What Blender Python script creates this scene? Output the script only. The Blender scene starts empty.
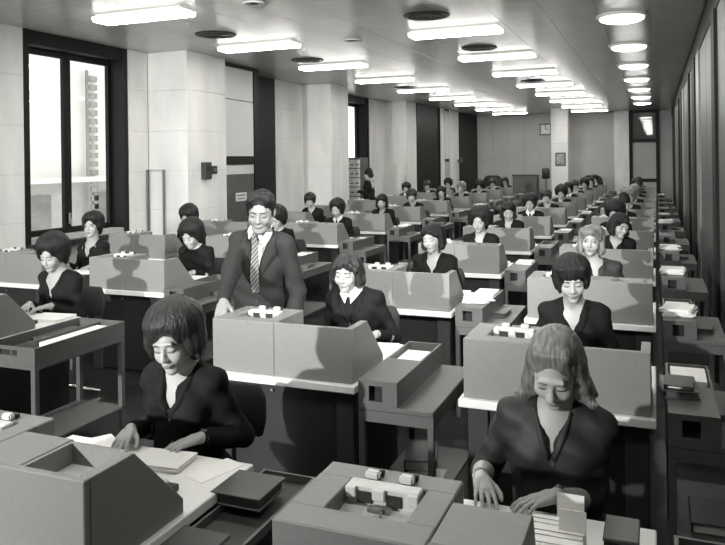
import bpy, bmesh, math, random
import numpy as np
from mathutils import Matrix, Vector
from mathutils.bvhtree import BVHTree

random.seed(7)
scene = bpy.context.scene
C = scene.collection
PI = math.pi

# ------------------------------------------------------------------ camera
CAM_H = 1.87
PSI = math.atan(293 / 730.0)
cam_d = bpy.data.cameras.new('camera')
cam = bpy.data.objects.new('camera', cam_d)
C.objects.link(cam)
cam_d.sensor_width = 36.0
cam_d.lens = 730.0 / 725.0 * 36.0
cam_d.shift_y = -(272.5 - 160.8) / 725.0
cam_d.clip_end = 200
cam.matrix_world = (Matrix.Translation((0, 0, CAM_H)) @ Matrix.Rotation(PSI, 4, 'Z')
                    @ Matrix.Rotation(PI / 2, 4, 'X') @ Matrix.Rotation(-0.013, 4, 'Z'))
scene.camera = cam

# ------------------------------------------------------------------ world, lights, exposure
w = bpy.data.worlds.new('sky')
scene.world = w
w.use_nodes = True
w.node_tree.nodes['Background'].inputs[0].default_value = (0.86, 0.86, 0.84, 1)
w.node_tree.nodes['Background'].inputs[1].default_value = 2.2

FLASH_W = 5000
LAMP = 25
fl = bpy.data.lights.new('photographer_flash', 'SPOT')
fl.energy = FLASH_W
fl.shadow_soft_size = 0.08
fl.spot_size = math.radians(68)
fl.spot_blend = 1.0
flo = bpy.data.objects.new('photographer_flash', fl)
flo.location = (-4.5, -4.5, 3.1)
flo.rotation_euler = (Vector((-2.9, 9.0, 1.35)) - flo.location).to_track_quat('-Z', 'Y').to_euler()
C.objects.link(flo)

fl2 = bpy.data.lights.new('second_flash', 'SPOT')
fl2.energy = 1900
fl2.shadow_soft_size = 0.35
fl2.spot_size = math.radians(66)
fl2.spot_blend = 1.0
flo2 = bpy.data.objects.new('second_flash', fl2)
flo2.location = (0.2, 1.4, 3.3)
flo2.rotation_euler = (Vector((-4.0, 8.5, 1.0)) - flo2.location).to_track_quat('-Z', 'Y').to_euler()
C.objects.link(flo2)

vs = scene.view_settings
vs.view_transform = 'Standard'
vs.look = 'None'
vs.exposure = 0.0
vs.gamma = 1.0
vs.use_curve_mapping = False

# ------------------------------------------------------------------ materials
MATS = {}


def g(v):
    return (v, v * 0.992, v * 0.955, 1)


def mat(name, v, rough=0.6, var=0.0, scale=8.0, stretch=(1, 1, 1), bump=0.0, bscale=None, emit=0.0,
        metal=0.0, spec=0.5, trans=0.0, detail=3.0, v2=None, sheen=0.0, coord='Object'):
    m = bpy.data.materials.new(name)
    m.use_nodes = True
    nt = m.node_tree
    p = nt.nodes['Principled BSDF']
    p.inputs['Base Color'].default_value = g(v)
    p.inputs['Roughness'].default_value = rough
    p.inputs['Metallic'].default_value = metal
    p.inputs['Specular IOR Level'].default_value = spec
    p.inputs['Transmission Weight'].default_value = trans
    if emit:
        p.inputs['Emission Color'].default_value = g(1.0)
        p.inputs['Emission Strength'].default_value = emit
    if var or bump:
        tc = nt.nodes.new('ShaderNodeTexCoord')
        mp = nt.nodes.new('ShaderNodeMapping')
        mp.inputs['Scale'].default_value = stretch
        nt.links.new(tc.outputs[coord], mp.inputs['Vector'])
    if var:
        n = nt.nodes.new('ShaderNodeTexNoise')
        n.inputs['Scale'].default_value = scale
        n.inputs['Detail'].default_value = detail
        nt.links.new(mp.outputs[0], n.inputs['Vector'])
        r = nt.nodes.new('ShaderNodeMapRange')
        r.inputs['From Min'].default_value = 0.25
        r.inputs['From Max'].default_value = 0.75
        nt.links.new(n.outputs['Fac'], r.inputs['Value'])
        mx = nt.nodes.new('ShaderNodeMix')
        mx.data_type = 'RGBA'
        lo = v * (1 - var) if v2 is None else v2
        hi = v * (1 + var) if v2 is None else v
        mx.inputs[6].default_value = g(lo)
        mx.inputs[7].default_value = g(hi)
        nt.links.new(r.outputs[0], mx.inputs[0])
        nt.links.new(mx.outputs[2], p.inputs['Base Color'])
    if bump:
        n2 = nt.nodes.new('ShaderNodeTexNoise')
        n2.inputs['Scale'].default_value = bscale or scale * 4
        n2.inputs['Detail'].default_value = 4
        nt.links.new(mp.outputs[0], n2.inputs['Vector'])
        b = nt.nodes.new('ShaderNodeBump')
        b.inputs['Strength'].default_value = bump
        b.inputs['Distance'].default_value = 0.01
        nt.links.new(n2.outputs['Fac'], b.inputs['Height'])
        nt.links.new(b.outputs[0], p.inputs['Normal'])
    MATS[name] = m
    return m


mat('ceiling_metal', 0.52, 0.20, var=0.24, scale=4, stretch=(0.45, 22, 1), bump=0.25, bscale=6)  # streaks along X: reflections off the perforations painted into the colour
mat('stone', 0.70, 0.55, var=0.14, scale=2.2, stretch=(1, 1, 0.35), bump=0.08, bscale=40)
mat('plaster', 0.42, 0.7, var=0.07, scale=1.5)
mat('floor', 0.022, 0.32, var=0.4, scale=3, stretch=(1, 8, 1), bump=0.1)
mat('dark_wood', 0.022, 0.35, var=0.35, scale=3, stretch=(6, 6, 0.5))
mat('wall_wood', 0.085, 0.45, var=0.28, scale=2.0, stretch=(9, 9, 0.35))
mat('post_wood', 0.014, 0.6, var=0.3, scale=2, stretch=(6, 6, 0.4), spec=0.2)
mat('strip_wood', 0.22, 0.4, var=0.15, scale=2.0, stretch=(9, 9, 0.35))
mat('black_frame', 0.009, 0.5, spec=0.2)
mat('pale_panel', 0.60, 0.5, var=0.06, scale=1.2)
mat('mid_panel', 0.09, 0.45, var=0.15, scale=2)
mat('lamp', 0.9, 0.4, emit=LAMP)
mat('lamp_side', 0.9, 0.4, emit=1.2)
mat('lamp_body', 0.7, 0.4)
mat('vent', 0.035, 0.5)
mat('white_top', 0.78, 0.45, var=0.03, scale=3)
mat('desk_dark', 0.012, 0.5, var=0.25, scale=4, stretch=(1, 1, 0.3))
mat('desk_side', 0.030, 0.5, var=0.25, scale=4, stretch=(1, 1, 0.3))
mat('machine', 0.205, 0.5, var=0.05, scale=60, bump=0.10, bscale=350)
mat('machine_in', 0.05, 0.6)
mat('mech_white', 0.58, 0.4)
mat('mech_grey', 0.55, 0.4, var=0.25, scale=25)
mat('mech_dark', 0.02, 0.4)
mat('steel', 0.35, 0.3, metal=0.8)
mat('table_paint', 0.088, 0.42, var=0.10, scale=12, stretch=(1, 0.3, 1))
mat('hole_shade', 0.012, 0.8)  # near-black that paints the shade inside the grip openings
mat('paper', 0.83, 0.7, var=0.03, scale=6)
mat('card', 0.84, 0.7, var=0.10, scale=120, stretch=(0.1, 1, 6))
mat('binder', 0.075, 0.35, var=0.2, scale=9)
mat('binder_dark', 0.03, 0.4)
mat('label_white', 0.7, 0.6)
mat('ink', 0.02, 0.6)
mat('chair_fabric', 0.022, 0.7, bump=0.1, bscale=60)
mat('chrome', 0.5, 0.18, metal=1.0)
mat('skin', 0.40, 0.5, var=0.05, scale=18, spec=0.4)
mat('skin_tan', 0.24, 0.5, var=0.06, scale=18, spec=0.4)
mat('smock', 0.011, 0.8, var=0.3, scale=9, bump=0.28, bscale=11, spec=0.16)
mat('smock_satin', 0.022, 0.6, var=0.3, scale=9, bump=0.22, bscale=9, spec=0.4)
mat('smock_grey', 0.04, 0.7, var=0.3, scale=9, bump=0.25, bscale=11, spec=0.25)
mat('suit', 0.024, 0.8, var=0.35, scale=120, bump=0.15, bscale=12, spec=0.25)
mat('trousers', 0.03, 0.8)
mat('shirt', 0.78, 0.6, bump=0.05, bscale=20)
mat('knit', 0.33, 0.8, var=0.08, scale=60)
mat('hair_black', 0.010, 0.5, var=0.5, scale=30, stretch=(3, 3, 0.8), bump=0.7, bscale=70, spec=0.3)
mat('hair_brown', 0.020, 0.42, var=0.5, scale=24, stretch=(3, 3, 0.7), bump=0.6, bscale=60, spec=0.4)
mat('hair_blonde', 0.16, 0.33, var=0.7, scale=22, stretch=(4, 1.5, 0.4), bump=0.5, bscale=60)
mat('hair_fair', 0.15, 0.4, var=0.4, scale=16, stretch=(3, 3, 0.6), bump=0.4, bscale=45)
mat('lip', 0.17, 0.35)
mat('eye_white', 0.55, 0.3)
mat('shoe', 0.015, 0.3)
mat('hose', 0.20, 0.4)
mat('watch', 0.25, 0.3, metal=0.6)
mat('outdoor_wall', 0.80, 0.8, var=0.06, scale=0.7)
mat('outdoor_grey', 0.22, 0.8, var=0.2, scale=2)
mat('outdoor_lower', 0.42, 0.8, var=0.1, scale=2)
mat('outdoor_dark', 0.30, 0.8)
mat('clock_face', 0.7, 0.4)
mat('picture', 0.30, 0.5, var=0.6, scale=14)
mat('button', 0.05, 0.25)


def glass_mat():
    m = bpy.data.materials.new('glass')
    m.use_nodes = True
    nt = m.node_tree
    nt.nodes.clear()
    o = nt.nodes.new('ShaderNodeOutputMaterial')
    mx = nt.nodes.new('ShaderNodeMixShader')
    t = nt.nodes.new('ShaderNodeBsdfTransparent')
    gl = nt.nodes.new('ShaderNodeBsdfGlossy')
    gl.inputs['Roughness'].default_value = 0.02
    mx.inputs[0].default_value = 0.07
    nt.links.new(t.outputs[0], mx.inputs[1])
    nt.links.new(gl.outputs[0], mx.inputs[2])
    nt.links.new(mx.outputs[0], o.inputs[0])
    MATS['glass'] = m


glass_mat()


def tie_mat():
    m = mat('tie', 0.3, 0.5)
    nt = m.node_tree
    tc = nt.nodes.new('ShaderNodeTexCoord')
    mp = nt.nodes.new('ShaderNodeMapping')
    mp.inputs['Rotation'].default_value = (0, 0.8, 0)
    nt.links.new(tc.outputs['Object'], mp.inputs[0])
    wv = nt.nodes.new('ShaderNodeTexWave')
    wv.inputs['Scale'].default_value = 17
    wv.bands_direction = 'Z'
    nt.links.new(mp.outputs[0], wv.inputs[0])
    mx = nt.nodes.new('ShaderNodeMix')
    mx.data_type = 'RGBA'
    mx.inputs[6].default_value = g(0.04)
    mx.inputs[7].default_value = g(0.28)
    nt.links.new(wv.outputs['Fac'], mx.inputs[0])
    nt.links.new(mx.outputs[2], nt.nodes['Principled BSDF'].inputs['Base Color'])


tie_mat()


# ------------------------------------------------------------------ mesh helpers
class MB:
    """collects boxes, prisms, tubes, lathes; build() links them as ONE mesh object"""

    def __init__(s):
        s.bm = bmesh.new()

    def box(s, x0, y0, z0, x1, y1, z1, bev=0.0, M=None, seg=1):
        vs_ = [s.bm.verts.new(p) for p in ((x0, y0, z0), (x1, y0, z0), (x1, y1, z0), (x0, y1, z0),
                                           (x0, y0, z1), (x1, y0, z1), (x1, y1, z1), (x0, y1, z1))]
        fs = [s.bm.faces.new([vs_[i] for i in f]) for f in
              ((3, 2, 1, 0), (4, 5, 6, 7), (0, 1, 5, 4), (1, 2, 6, 5), (2, 3, 7, 6), (3, 0, 4, 7))]
        if bev:
            es = list({e for f in fs for e in f.edges})
            r = bmesh.ops.bevel(s.bm, geom=es, offset=bev, segments=seg, affect='EDGES', clamp_overlap=True)
            vs_ = list({v for v in vs_ if v.is_valid} | set(r['verts']))
        if M is not None:
            bmesh.ops.transform(s.bm, matrix=M, verts=vs_)
        return s

    def prism(s, poly, a, b, axis='X', bev=0.0):
        """polygon in the two other axes, extruded from a to b along axis"""
        def P(u, v, t):
            return {'X': (t, u, v), 'Y': (u, t, v), 'Z': (u, v, t)}[axis]
        n = len(poly)
        A = [s.bm.verts.new(P(u, v, a)) for u, v in poly]
        B = [s.bm.verts.new(P(u, v, b)) for u, v in poly]
        fs = [s.bm.faces.new(A), s.bm.faces.new(B[::-1])]
        for i in range(n):
            j = (i + 1) % n
            fs.append(s.bm.faces.new((A[j], A[i], B[i], B[j])))
        bmesh.ops.recalc_face_normals(s.bm, faces=fs)
        if bev:
            bmesh.ops.bevel(s.bm, geom=list({e for f in fs for e in f.edges}), offset=bev, segments=1,
                            affect='EDGES', clamp_overlap=True)
        return s

    def tube(s, pts, r, n=8, cap=True):
        pts = [Vector(p) for p in pts]
        rs = r if isinstance(r, (list, tuple)) else [r] * len(pts)
        rings = []
        up = Vector((0, 0, 1))
        for i, p in enumerate(pts):
            d = (pts[min(i + 1, len(pts) - 1)] - pts[max(i - 1, 0)]).normalized()
            if abs(d.dot(up)) > 0.95:
                up = Vector((0, 1, 0)) if abs(d.y) < 0.9 else Vector((1, 0, 0))
            a = d.cross(up).normalized()
            b = a.cross(d).normalized()
            up = b
            rings.append([s.bm.verts.new(p + (a * math.cos(2 * PI * k / n) + b * math.sin(2 * PI * k / n)) * rs[i])
                          for k in range(n)])
        fs = []
        for q in range(len(rings) - 1):
            for k in range(n):
                fs.append(s.bm.faces.new((rings[q][k], rings[q][(k + 1) % n], rings[q + 1][(k + 1) % n], rings[q + 1][k])))
        if cap:
            fs.append(s.bm.faces.new(rings[0][::-1]))
            fs.append(s.bm.faces.new(rings[-1]))
        bmesh.ops.recalc_face_normals(s.bm, faces=fs)
        return s

    def lathe(s, prof, c=(0, 0, 0), n=24):
        rings = []
        for r, z in prof:
            rings.append([s.bm.verts.new((c[0] + r * math.cos(2 * PI * k / n), c[1] + r * math.sin(2 * PI * k / n), c[2] + z))
                          for k in range(n)])
        fs = []
        for q in range(len(rings) - 1):
            for k in range(n):
                fs.append(s.bm.faces.new((rings[q][k], rings[q][(k + 1) % n], rings[q + 1][(k + 1) % n], rings[q + 1][k])))
        fs.append(s.bm.faces.new(rings[0][::-1]))
        fs.append(s.bm.faces.new(rings[-1]))
        bmesh.ops.recalc_face_normals(s.bm, faces=fs)
        return s

    def build(s, name, m, parent=None, smooth=False, loc=None):
        me = bpy.data.meshes.new(name)
        s.bm.to_mesh(me)
        s.bm.free()
        return mobj(name, me, m, parent, smooth, loc)


def mobj(name, me, m, parent=None, smooth=False, loc=None):
    if m is not None and not me.materials:
        me.materials.append(MATS[m])
    if smooth:
        me.polygons.foreach_set('use_smooth', [True] * len(me.polygons))
    o = bpy.data.objects.new(name, me)
    C.objects.link(o)
    if parent is not None:
        o.parent = parent
        KIDS.setdefault(parent.name, []).append(o)
    if loc is not None:
        o.location = loc
    return o


KIDS = {}


def tag(o, label=None, cat=None, group=None, kind=None):
    if label:
        o['label'] = label
    if cat:
        o['category'] = cat
    if group:
        o['group'] = group
    if kind:
        o['kind'] = kind
    return o


def empty(name, loc=(0, 0, 0), rz=0.0):
    o = bpy.data.objects.new(name, None)
    o.empty_display_size = 0.1
    C.objects.link(o)
    o.location = loc
    o.rotation_euler = (0, 0, rz)
    return o


def copy_tree(o, parent=None):
    c = o.copy()
    C.objects.link(c)
    if parent is not None:
        c.parent = parent
        KIDS.setdefault(parent.name, []).append(c)
    for ch in list(KIDS.get(o.name, [])):
        copy_tree(ch, c)
    return c


class Proto:
    """first use returns the thing itself, later uses return a copy with copies of its parts"""

    def __init__(s, root):
        s.root, s.used = root, False

    def place(s, loc, rz=0.0):
        o = s.root
        if s.used:
            o = copy_tree(s.root)
        s.used = True
        o.location = loc
        o.rotation_euler = (0, 0, rz)
        return o


def structure(name, mb, m, parent=None, smooth=False):
    o = mb.build(name, m, parent, smooth)
    if parent is None:
        o['kind'] = 'structure'
    return o


# ------------------------------------------------------------------ the room
CEIL = 3.60
XL, XC, XR = -7.37, -6.64, 0.56     # left wall, face of its columns, right wall
Y0, YB = -6.0, 28.9

structure('floor', MB().box(XL - 0.9, Y0, -0.1, XR + 0.3, YB + 0.3, 0), 'floor')

# ceiling: a slab with metal panels hung under it
ceil = structure('ceiling', MB().box(XL - 0.9, Y0, CEIL + 0.02, XR + 0.3, YB + 0.3, CEIL + 0.12), 'vent')
pw, pl = 0.58, 2.53
nx, ny = 14, 14
pm = None
for i in range(nx):
    for j in range(ny):
        x0 = XR - 0.02 - (i + 1) * pw
        y0 = YB - (j + 1) * pl
        if pm is None:
            o = MB().box(0.0015, 0.0015, 0, pw - 0.0015, pl - 0.0015, 0.02, 0.001).build('ceiling_panel', 'ceiling_metal', ceil)
            pm = o.data
        else:
            o = mobj('ceiling_panel', pm, 'ceiling_metal', ceil)
        o.location = (x0, y0, CEIL)

# left wall: stone slabs between deep window and door bays
wl = structure('wall_left', MB().box(XL - 0.35, Y0, 0, XL - 0.03, 6.95, CEIL)
               .box(XL - 0.35, 8.9, 0, XL - 0.03, 16.75, CEIL)
               .box(XL - 0.35, 18.75, 0, XL - 0.03, YB, CEIL)
               .box(XL - 0.35, 6.95, 0, XL - 0.03, 8.9, 0.92)
               .box(XL - 0.35, 16.75, 0, XL - 0.03, 18.75, 0.92), 'plaster')
LEVELS = [0, 0.55, 1.15, 1.75, 2.37, 3.0, CEIL]


def slabs_x(parent, x, ys, depth=0.03, side=1, gap=0.0015):
    """stone slabs facing +X between successive ys, laid at the wall's joint levels"""
    for a, b in zip(ys[:-1], ys[1:]):
        for z0, z1 in zip(LEVELS[:-1], LEVELS[1:]):
            MB().box(x - depth, a + gap, z0 + gap, x, b - gap, z1 - gap, 0.0015).build('stone_slab', 'stone', parent)


slabs_x(wl, XL, [Y0, -3, -1, 1, 3, 5, 6.94])
slabs_x(wl, XL, [8.91, 9.36])
slabs_x(wl, XL, [13.5, 14.8])
slabs_x(wl, XL, [18.85, 20.25])
for n, (a, b) in enumerate([(9.37, 10.45), (14.8, 15.78), (20.2, 21.15), (24.75, 25.98)]):
    XK = (XC, XC - .04, XC - .08, XC)[n]
    co = structure('wall_column_%d' % (n + 1), MB().box(XL, a + 0.03, 0, XK - 0.03, b - 0.03, CEIL), 'plaster')
    for z0, z1 in zip(LEVELS[:-1], LEVELS[1:]):
        MB().box(XL, a, z0 + 0.0015, XK, a + 0.03, z1 - 0.0015, 0.0015).build('stone_slab', 'stone', co)
        MB().box(XK - 0.03, a + 0.033, z0 + 0.0015, XK, b, z1 - 0.0015, 0.0015).build('stone_slab', 'stone', co)
        MB().box(XL, b - 0.03, z0 + 0.0015, XK - 0.033, b, z1 - 0.0015, 0.0015).build('stone_slab', 'stone', co)


def window(n, ya, yb, xin, split=0.5):
    """deep dark frame, two tall casements with glass"""
    xo = xin - 0.33
    fr = MB()
    fr.box(xo, ya, 0.86, xin + 0.02, ya + 0.09, CEIL, 0.006)
    fr.box(xo, yb - 0.09, 0.86, xin + 0.02, yb, CEIL, 0.006)
    fr.box(xo, ya + 0.09, 3.42, xin + 0.0, yb - 0.09, CEIL, 0.006)
    o = structure('window_%d' % n, fr, 'black_frame')
    MB().box(xo, ya + 0.02, 0.80, xin + 0.10, yb - 0.02, 0.86, 0.006).build('window_sill', 'dark_wood', o)
    ym = ya + 0.09 + (yb - ya - 0.18) * split
    for a, b in ((ya + 0.09, ym), (ym, yb - 0.09)):
        c = MB()
        xs = xin - 0.24
        c.box(xs - .04, a, .86, xs + .02, a + .07, 3.42, .006)
        c.box(xs - .04, b - .07, .86, xs + .02, b, 3.42, .006)
        c.box(xs - .04, a + .07, 3.34, xs + .02, b - .07, 3.42, .006)
        c.box(xs - .04, a + .07, .86, xs + .02, b - .07, 1.0, .006)
        k = c.build('casement', 'black_frame', o)
        MB().box(xs - .012, a + .07, 1.0, xs - .008, b - .07, 3.34).build('pane', 'glass', k)
    MB().box(xin - .21, ym - .02, 1.05, xin - .18, ym + .02, 1.2, .004).tube([(xin - .17, ym, 1.12), (xin - .17, ym, 1.02)], .008).build('handle', 'steel', o)


window(1, 6.95, 8.9, XL - 0.02, 0.5)
window(2, 16.75, 18.75, XL - 0.02, 0.55)

# bay 1: panelled door set forward, then a dark recess
XD = -6.87
d = structure('door_1', MB().box(XD - 0.06, 10.5, 0, XD + 0.02, 10.64, CEIL, .004).box(XD - .06, 11.74, 0, XD + .02, 11.9, CEIL, .004)
              .box(XD - .06, 10.64, 1.83, XD + .02, 11.74, 1.98, .004).box(XD - .06, 10.64, 3.54, XD + .02, 11.74, CEIL, .004), 'black_frame')
MB().box(XD - .05, 10.64, 2.98, XD, 11.74, 3.54, .003).build('panel', 'pale_panel', d)
MB().box(XD - .05, 10.64, 1.98, XD, 11.74, 2.97, .003).build('panel', 'pale_panel', d)
MB().box(XD - .05, 10.64, 1.66, XD, 11.74, 1.83, .003).build('panel', 'pale_panel', d)
dl = MB().box(XD - .05, 10.64, 0.02, XD, 11.74, 1.655, .003).build('door_leaf', 'mid_panel', d)
MB().box(XD, 11.10, 1.18, XD + .008, 11.46, 1.33, .002).build('notice', 'label_white', dl)
for zz, a, b in ((1.285, 11.14, 11.42), (1.225, 11.16, 11.38)):
    mb = MB()
    y = a
    while y < b:
        l = random.uniform(.02, .05)
        mb.box(XD + .007, y, zz - .012, XD + .009, min(b, y + l), zz + .012)
        y += l + .012
    mb.build('lettering', 'ink', dl)
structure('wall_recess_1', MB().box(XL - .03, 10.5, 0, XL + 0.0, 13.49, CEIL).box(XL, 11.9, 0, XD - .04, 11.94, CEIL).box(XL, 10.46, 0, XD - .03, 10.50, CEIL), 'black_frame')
# bay 2 dark jambs by window 2
structure('trim_1', MB().box(XL - .03, 15.80, 0, XL + .06, 16.73, CEIL).box(XL - .03, 18.75, 0, XL + .02, 18.84, CEIL), 'black_frame')
# bay 3: dark doorway, narrow panelled strip
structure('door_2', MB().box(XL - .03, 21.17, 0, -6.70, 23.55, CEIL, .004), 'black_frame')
tr = structure('trim_2', MB().box(XL, 23.57, 0, XC - .02, 24.73, CEIL), 'black_frame')
MB().box(XC - .02, 23.60, 0.02, XC + .02, 23.98, CEIL, .004).build('panel', 'stone', tr)
MB().box(XC - .02, 24.06, 1.9, XC + .01, 24.70, CEIL - .06, .004).build('panel', 'pale_panel', tr)
MB().box(XC - .02, 24.06, 0.05, XC + .01, 24.70, 1.8, .004).build('panel', 'plaster', tr)
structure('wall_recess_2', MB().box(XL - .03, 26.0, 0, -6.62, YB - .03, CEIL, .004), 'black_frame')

# back wall
wb = structure('wall_back', MB().box(XL - 0.3, YB, 0, XR + 0.3, YB + 0.25, CEIL), 'plaster')
for i in range(9):
    x0 = XL + 0.75 + i * 0.62
    MB().box(x0 + .003, YB - .02, 0, x0 + .617, YB, CEIL, .003).build('wall_panel', 'plaster', wb)
structure('pilaster_1', MB().box(-1.42, YB - .30, 0, -0.90, YB, CEIL, .005), 'stone')
dr = structure('door_3', MB().box(-.90, YB - .12, 0, -.78, YB, CEIL, .004).box(.02, YB - .12, 0, .14, YB, CEIL, .004)
               .box(-.78, YB - .12, 2.42, .02, YB, 2.54, .004).box(-.78, YB - .12, 3.5, .02, YB, CEIL, .004), 'black_frame')
MB().box(-.78, YB - .05, 0.05, .02, YB - .01, 2.42, .003).build('door_leaf', 'plaster', dr)
MB().box(-.78, YB - .06, .95, .02, YB - .045, 1.08, .002).build('push_rail', 'black_frame', dr)
MB().box(-.78, YB - .05, 2.54, .02, YB - .045, 3.5).build('pane', 'glass', dr)
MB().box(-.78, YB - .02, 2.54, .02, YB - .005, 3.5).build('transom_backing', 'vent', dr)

# free-standing pillar at the far end
pc = structure('pillar_1', MB().box(-3.30, 25.6, 0, -2.76, 26.1, CEIL, .008), 'plaster')
for z0, z1 in zip(LEVELS[:-1], LEVELS[1:]):
    MB().box(-3.31, 25.58, z0 + .003, -2.75, 25.6, z1 - .003, .003).build('stone_slab', 'stone', pc)

# right wall: dark wood panels between posts
wr = structure('wall_right', MB().box(XR + .04, Y0, 0, XR + .25, YB, CEIL), 'dark_wood')
structure('trim_3', MB().box(XR - .005, Y0, 3.30, XR + .04, YB, CEIL, .003), 'post_wood')
yy = 11.5 - 5.9 * 3
while yy < YB:
    def seg(a_, b_, d_, nm, m_, z0=0.0):
        lo, hi = max(Y0 + .01, yy + a_), min(YB - .01, yy + b_)
        if hi - lo > .05:
            MB().box(XR + .04 - d_, lo, z0, XR + .04, hi, 3.30, .004).build(nm, m_, wr)
    seg(-.75, -.02, .055, 'post', 'strip_wood')
    seg(0, .85, .075, 'post', 'post_wood')
    seg(.87, 2.2, .035, 'panel', 'wall_wood', .12)
    seg(2.22, 2.65, .065, 'post', 'post_wood')
    seg(2.67, 3.9, .035, 'panel', 'wall_wood', .12)
    seg(3.93, 5.13, .035, 'panel', 'wall_wood', .12)
    yy += 5.9
structure('baseboard_right', MB().box(XR - .012, Y0, 0, XR + .035, YB, .11, .004), 'black_frame')
# wall behind the camera
structure('wall_front', MB().box(XL - .3, Y0 - .2, 0, XR + .3, Y0, CEIL), 'plaster')

# street side seen through the windows
ob = empty('opposite_building', (-16.0, 16.0, -6))
tag(ob, 'pale rendered building across the street seen through the tall window', 'building')
MB().box(-1.5, -14, 0, 0, 14, 30).build('wall', 'outdoor_wall', ob)
MB().box(0, -14, 7.35, .35, 14, 7.5).build('ledge', 'outdoor_wall', ob)
MB().box(0, -14, 0, .04, 14, 7.35).build('lower_wall', 'outdoor_lower', ob)
for yv in (-10, -7.0, -4.1, -1.2, 1.6, 4.6, 7.6):
    MB().box(.04, yv, 4.3, .10, yv + 1.1, 7.0).build('shutter', 'outdoor_grey', ob)
mb = MB()
for q in range(16):
    mb.box(0, 1.52, 6.5 + q * .26, .10, 1.80, 6.66 + q * .26)
mb.build('louvre', 'outdoor_dark', ob)
MB().tube([(.15, 1.30, 0), (.15, 1.30, 10.7)], .05).build('downpipe', 'outdoor_grey', ob)

# ------------------------------------------------------------------ ceiling fittings
def ceiling_light(x0, x1, y, label):
    t = empty('ceiling_light', ((x0 + x1) / 2, y, CEIL))
    hx = (x1 - x0) / 2
    MB().box(-hx + .03, -.12, -.03, hx - .03, .12, 0, .004).build('housing', 'lamp_body', t)
    MB().prism([(-.150, -.03), (.150, -.03), (.140, -.07), (-.140, -.07)], -hx, hx, 'X', .006).build('side_frame', 'lamp_side', t)
    MB().box(-hx + .012, -.135, -.085, hx - .012, .135, -.0705, .004).build('diffuser', 'lamp', t)
    tag(t, label, 'ceiling light', 'strip lights')


ORD = ['first', 'second', 'third', 'fourth', 'fifth', 'sixth', 'seventh', 'eighth', 'ninth', 'tenth', 'eleventh', 'twelfth', 'thirteenth', 'fourteenth']
for i in range(9):
    y = 6.80 + 2.51 * i
    o_ = -.12 + (y - 6.8) * .023
    ceiling_light(-5.90 + o_, -4.66 + o_, y, 'long fluorescent ceiling light, %s from the front in the line near left wall' % ORD[i])
for i in range(8):
    y = 9.42 + 2.51 * i
    o_ = -.09 + (y - 9.4) * .016
    ceiling_light(-2.96 + o_, -1.73 + o_, y, 'long fluorescent ceiling light, %s from the front in the middle line' % ORD[i])
for i, y in enumerate((1.56, 4.09)):
    ceiling_light(-5.90, -4.66, y, 'long fluorescent ceiling light above the %s left foreground desks' % ('nearest', 'second row of')[i])
for i, y in enumerate((1.56, 4.09, 6.62)):
    ceiling_light(-2.96, -1.73, y, 'long fluorescent ceiling light overhead above the %s middle foreground desks' % ('nearest', 'second row of', 'third row of')[i])


def round_light(y, label):
    t = empty('round_ceiling_light', (-.36, y, CEIL))
    MB().lathe([(.30, 0), (.30, -.02), (.27, -.03), (.2, -.03)], n=32).build('rim', 'lamp_body', t, True)
    MB().lathe([(.262, -.02), (.262, -.05), (.25, -.058)], n=32).build('side_frame', 'lamp_side', t, True)
    MB().lathe([(.245, -.0585), (.2, -.075), (.1, -.085), (.01, -.088)], n=32).build('diffuser', 'lamp', t, True)
    tag(t, label, 'ceiling light', 'round ceiling lights')


for i, y in enumerate((1.56, 4.09, 6.62)):
    round_light(y, 'round ceiling light overhead above the %s desk beside the right wall' % ('nearest', 'second', 'third')[i])
for i in range(7):
    y = 9.42 + 2.51 * i
    round_light(y, 'round ceiling light by the right wall, %s from the front' % ORD[i])
for (x, ln) in ((-5.48, 'left'), (-2.52, 'middle')):
    for i, y in enumerate((8.4, 11.2, 16.5)):
        t = empty('ceiling_vent', (x, y, CEIL))
        MB().lathe([(.28, 0), (.27, -.015), (.23, -.018), (.22, -.006)], n=28).build('rim', 'vent', t, True)
        for r in (.18, .12, .06):
            MB().lathe([(r + .02, -.003), (r, -.025), (r - .02, -.025), (r - .005, -.003)], n=28).build('cone', 'vent', t, True)
        tag(t, 'dark round air vent, %s from the front, beside the %s line of strip lights' % (ORD[i], ln), 'vent', 'ceiling air vents')
for i, (x, y) in enumerate(((-4.03, 6.93), (-4.0, 9.65))):
    t = empty('recessed_spotlight', (x, y, CEIL))
    MB().lathe([(.12, 0), (.12, -.012), (.09, -.016), (.07, -.004)], n=24).build('rim', 'lamp_body', t, True)
    MB().lathe([(.068, -.002), (.03, -.006)], n=20).build('bulb_cover', 'vent', t, True)
    tag(t, 'small round recessed ceiling spot, the %s one' % ('nearer' if i == 0 else 'farther'), 'spotlight', 'recessed spots')

# ------------------------------------------------------------------ fittings on walls
t = empty('wall_telephone', (XC, 9.80, 1.61))
MB().box(0, -.09, 0, .09, .09, .27, .008).build('body', 'vent', t)
MB().box(.09, -.05, .16, .12, .05, .22, .008).build('cradle', 'mech_dark', t)
tag(t, 'dark wall box fixed to the pale stone column behind the left desks', 'wall box')
t = empty('switch_box', (XC, 10.02, 1.69))
MB().box(0, -.07, 0, .06, .07, .13, .006).build('body', 'vent', t)
MB().box(.06, -.02, .04, .075, .02, .09, .003).build('switch', 'steel', t)
tag(t, 'small dark switch box right of the larger wall box', 'switch box')
t = empty('pipe_frame', (-7.2, 9.31, 0))
MB().tube([(-.15, 0, 0), (-.15, 0, 1.77), (.15, 0, 1.77), (.15, 0, 0)], .018).build('rail', 'table_paint', t)
MB().box(-.19, -.03, 0, -.11, .03, .012).box(.11, -.03, 0, .19, .03, .012).build('foot_plate', 'table_paint', t)
tag(t, 'thin tubular metal frame standing against the pale column near window', 'pipe frame')
t = empty('wall_clock', (-3.93, YB - .02, 2.99))
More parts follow.
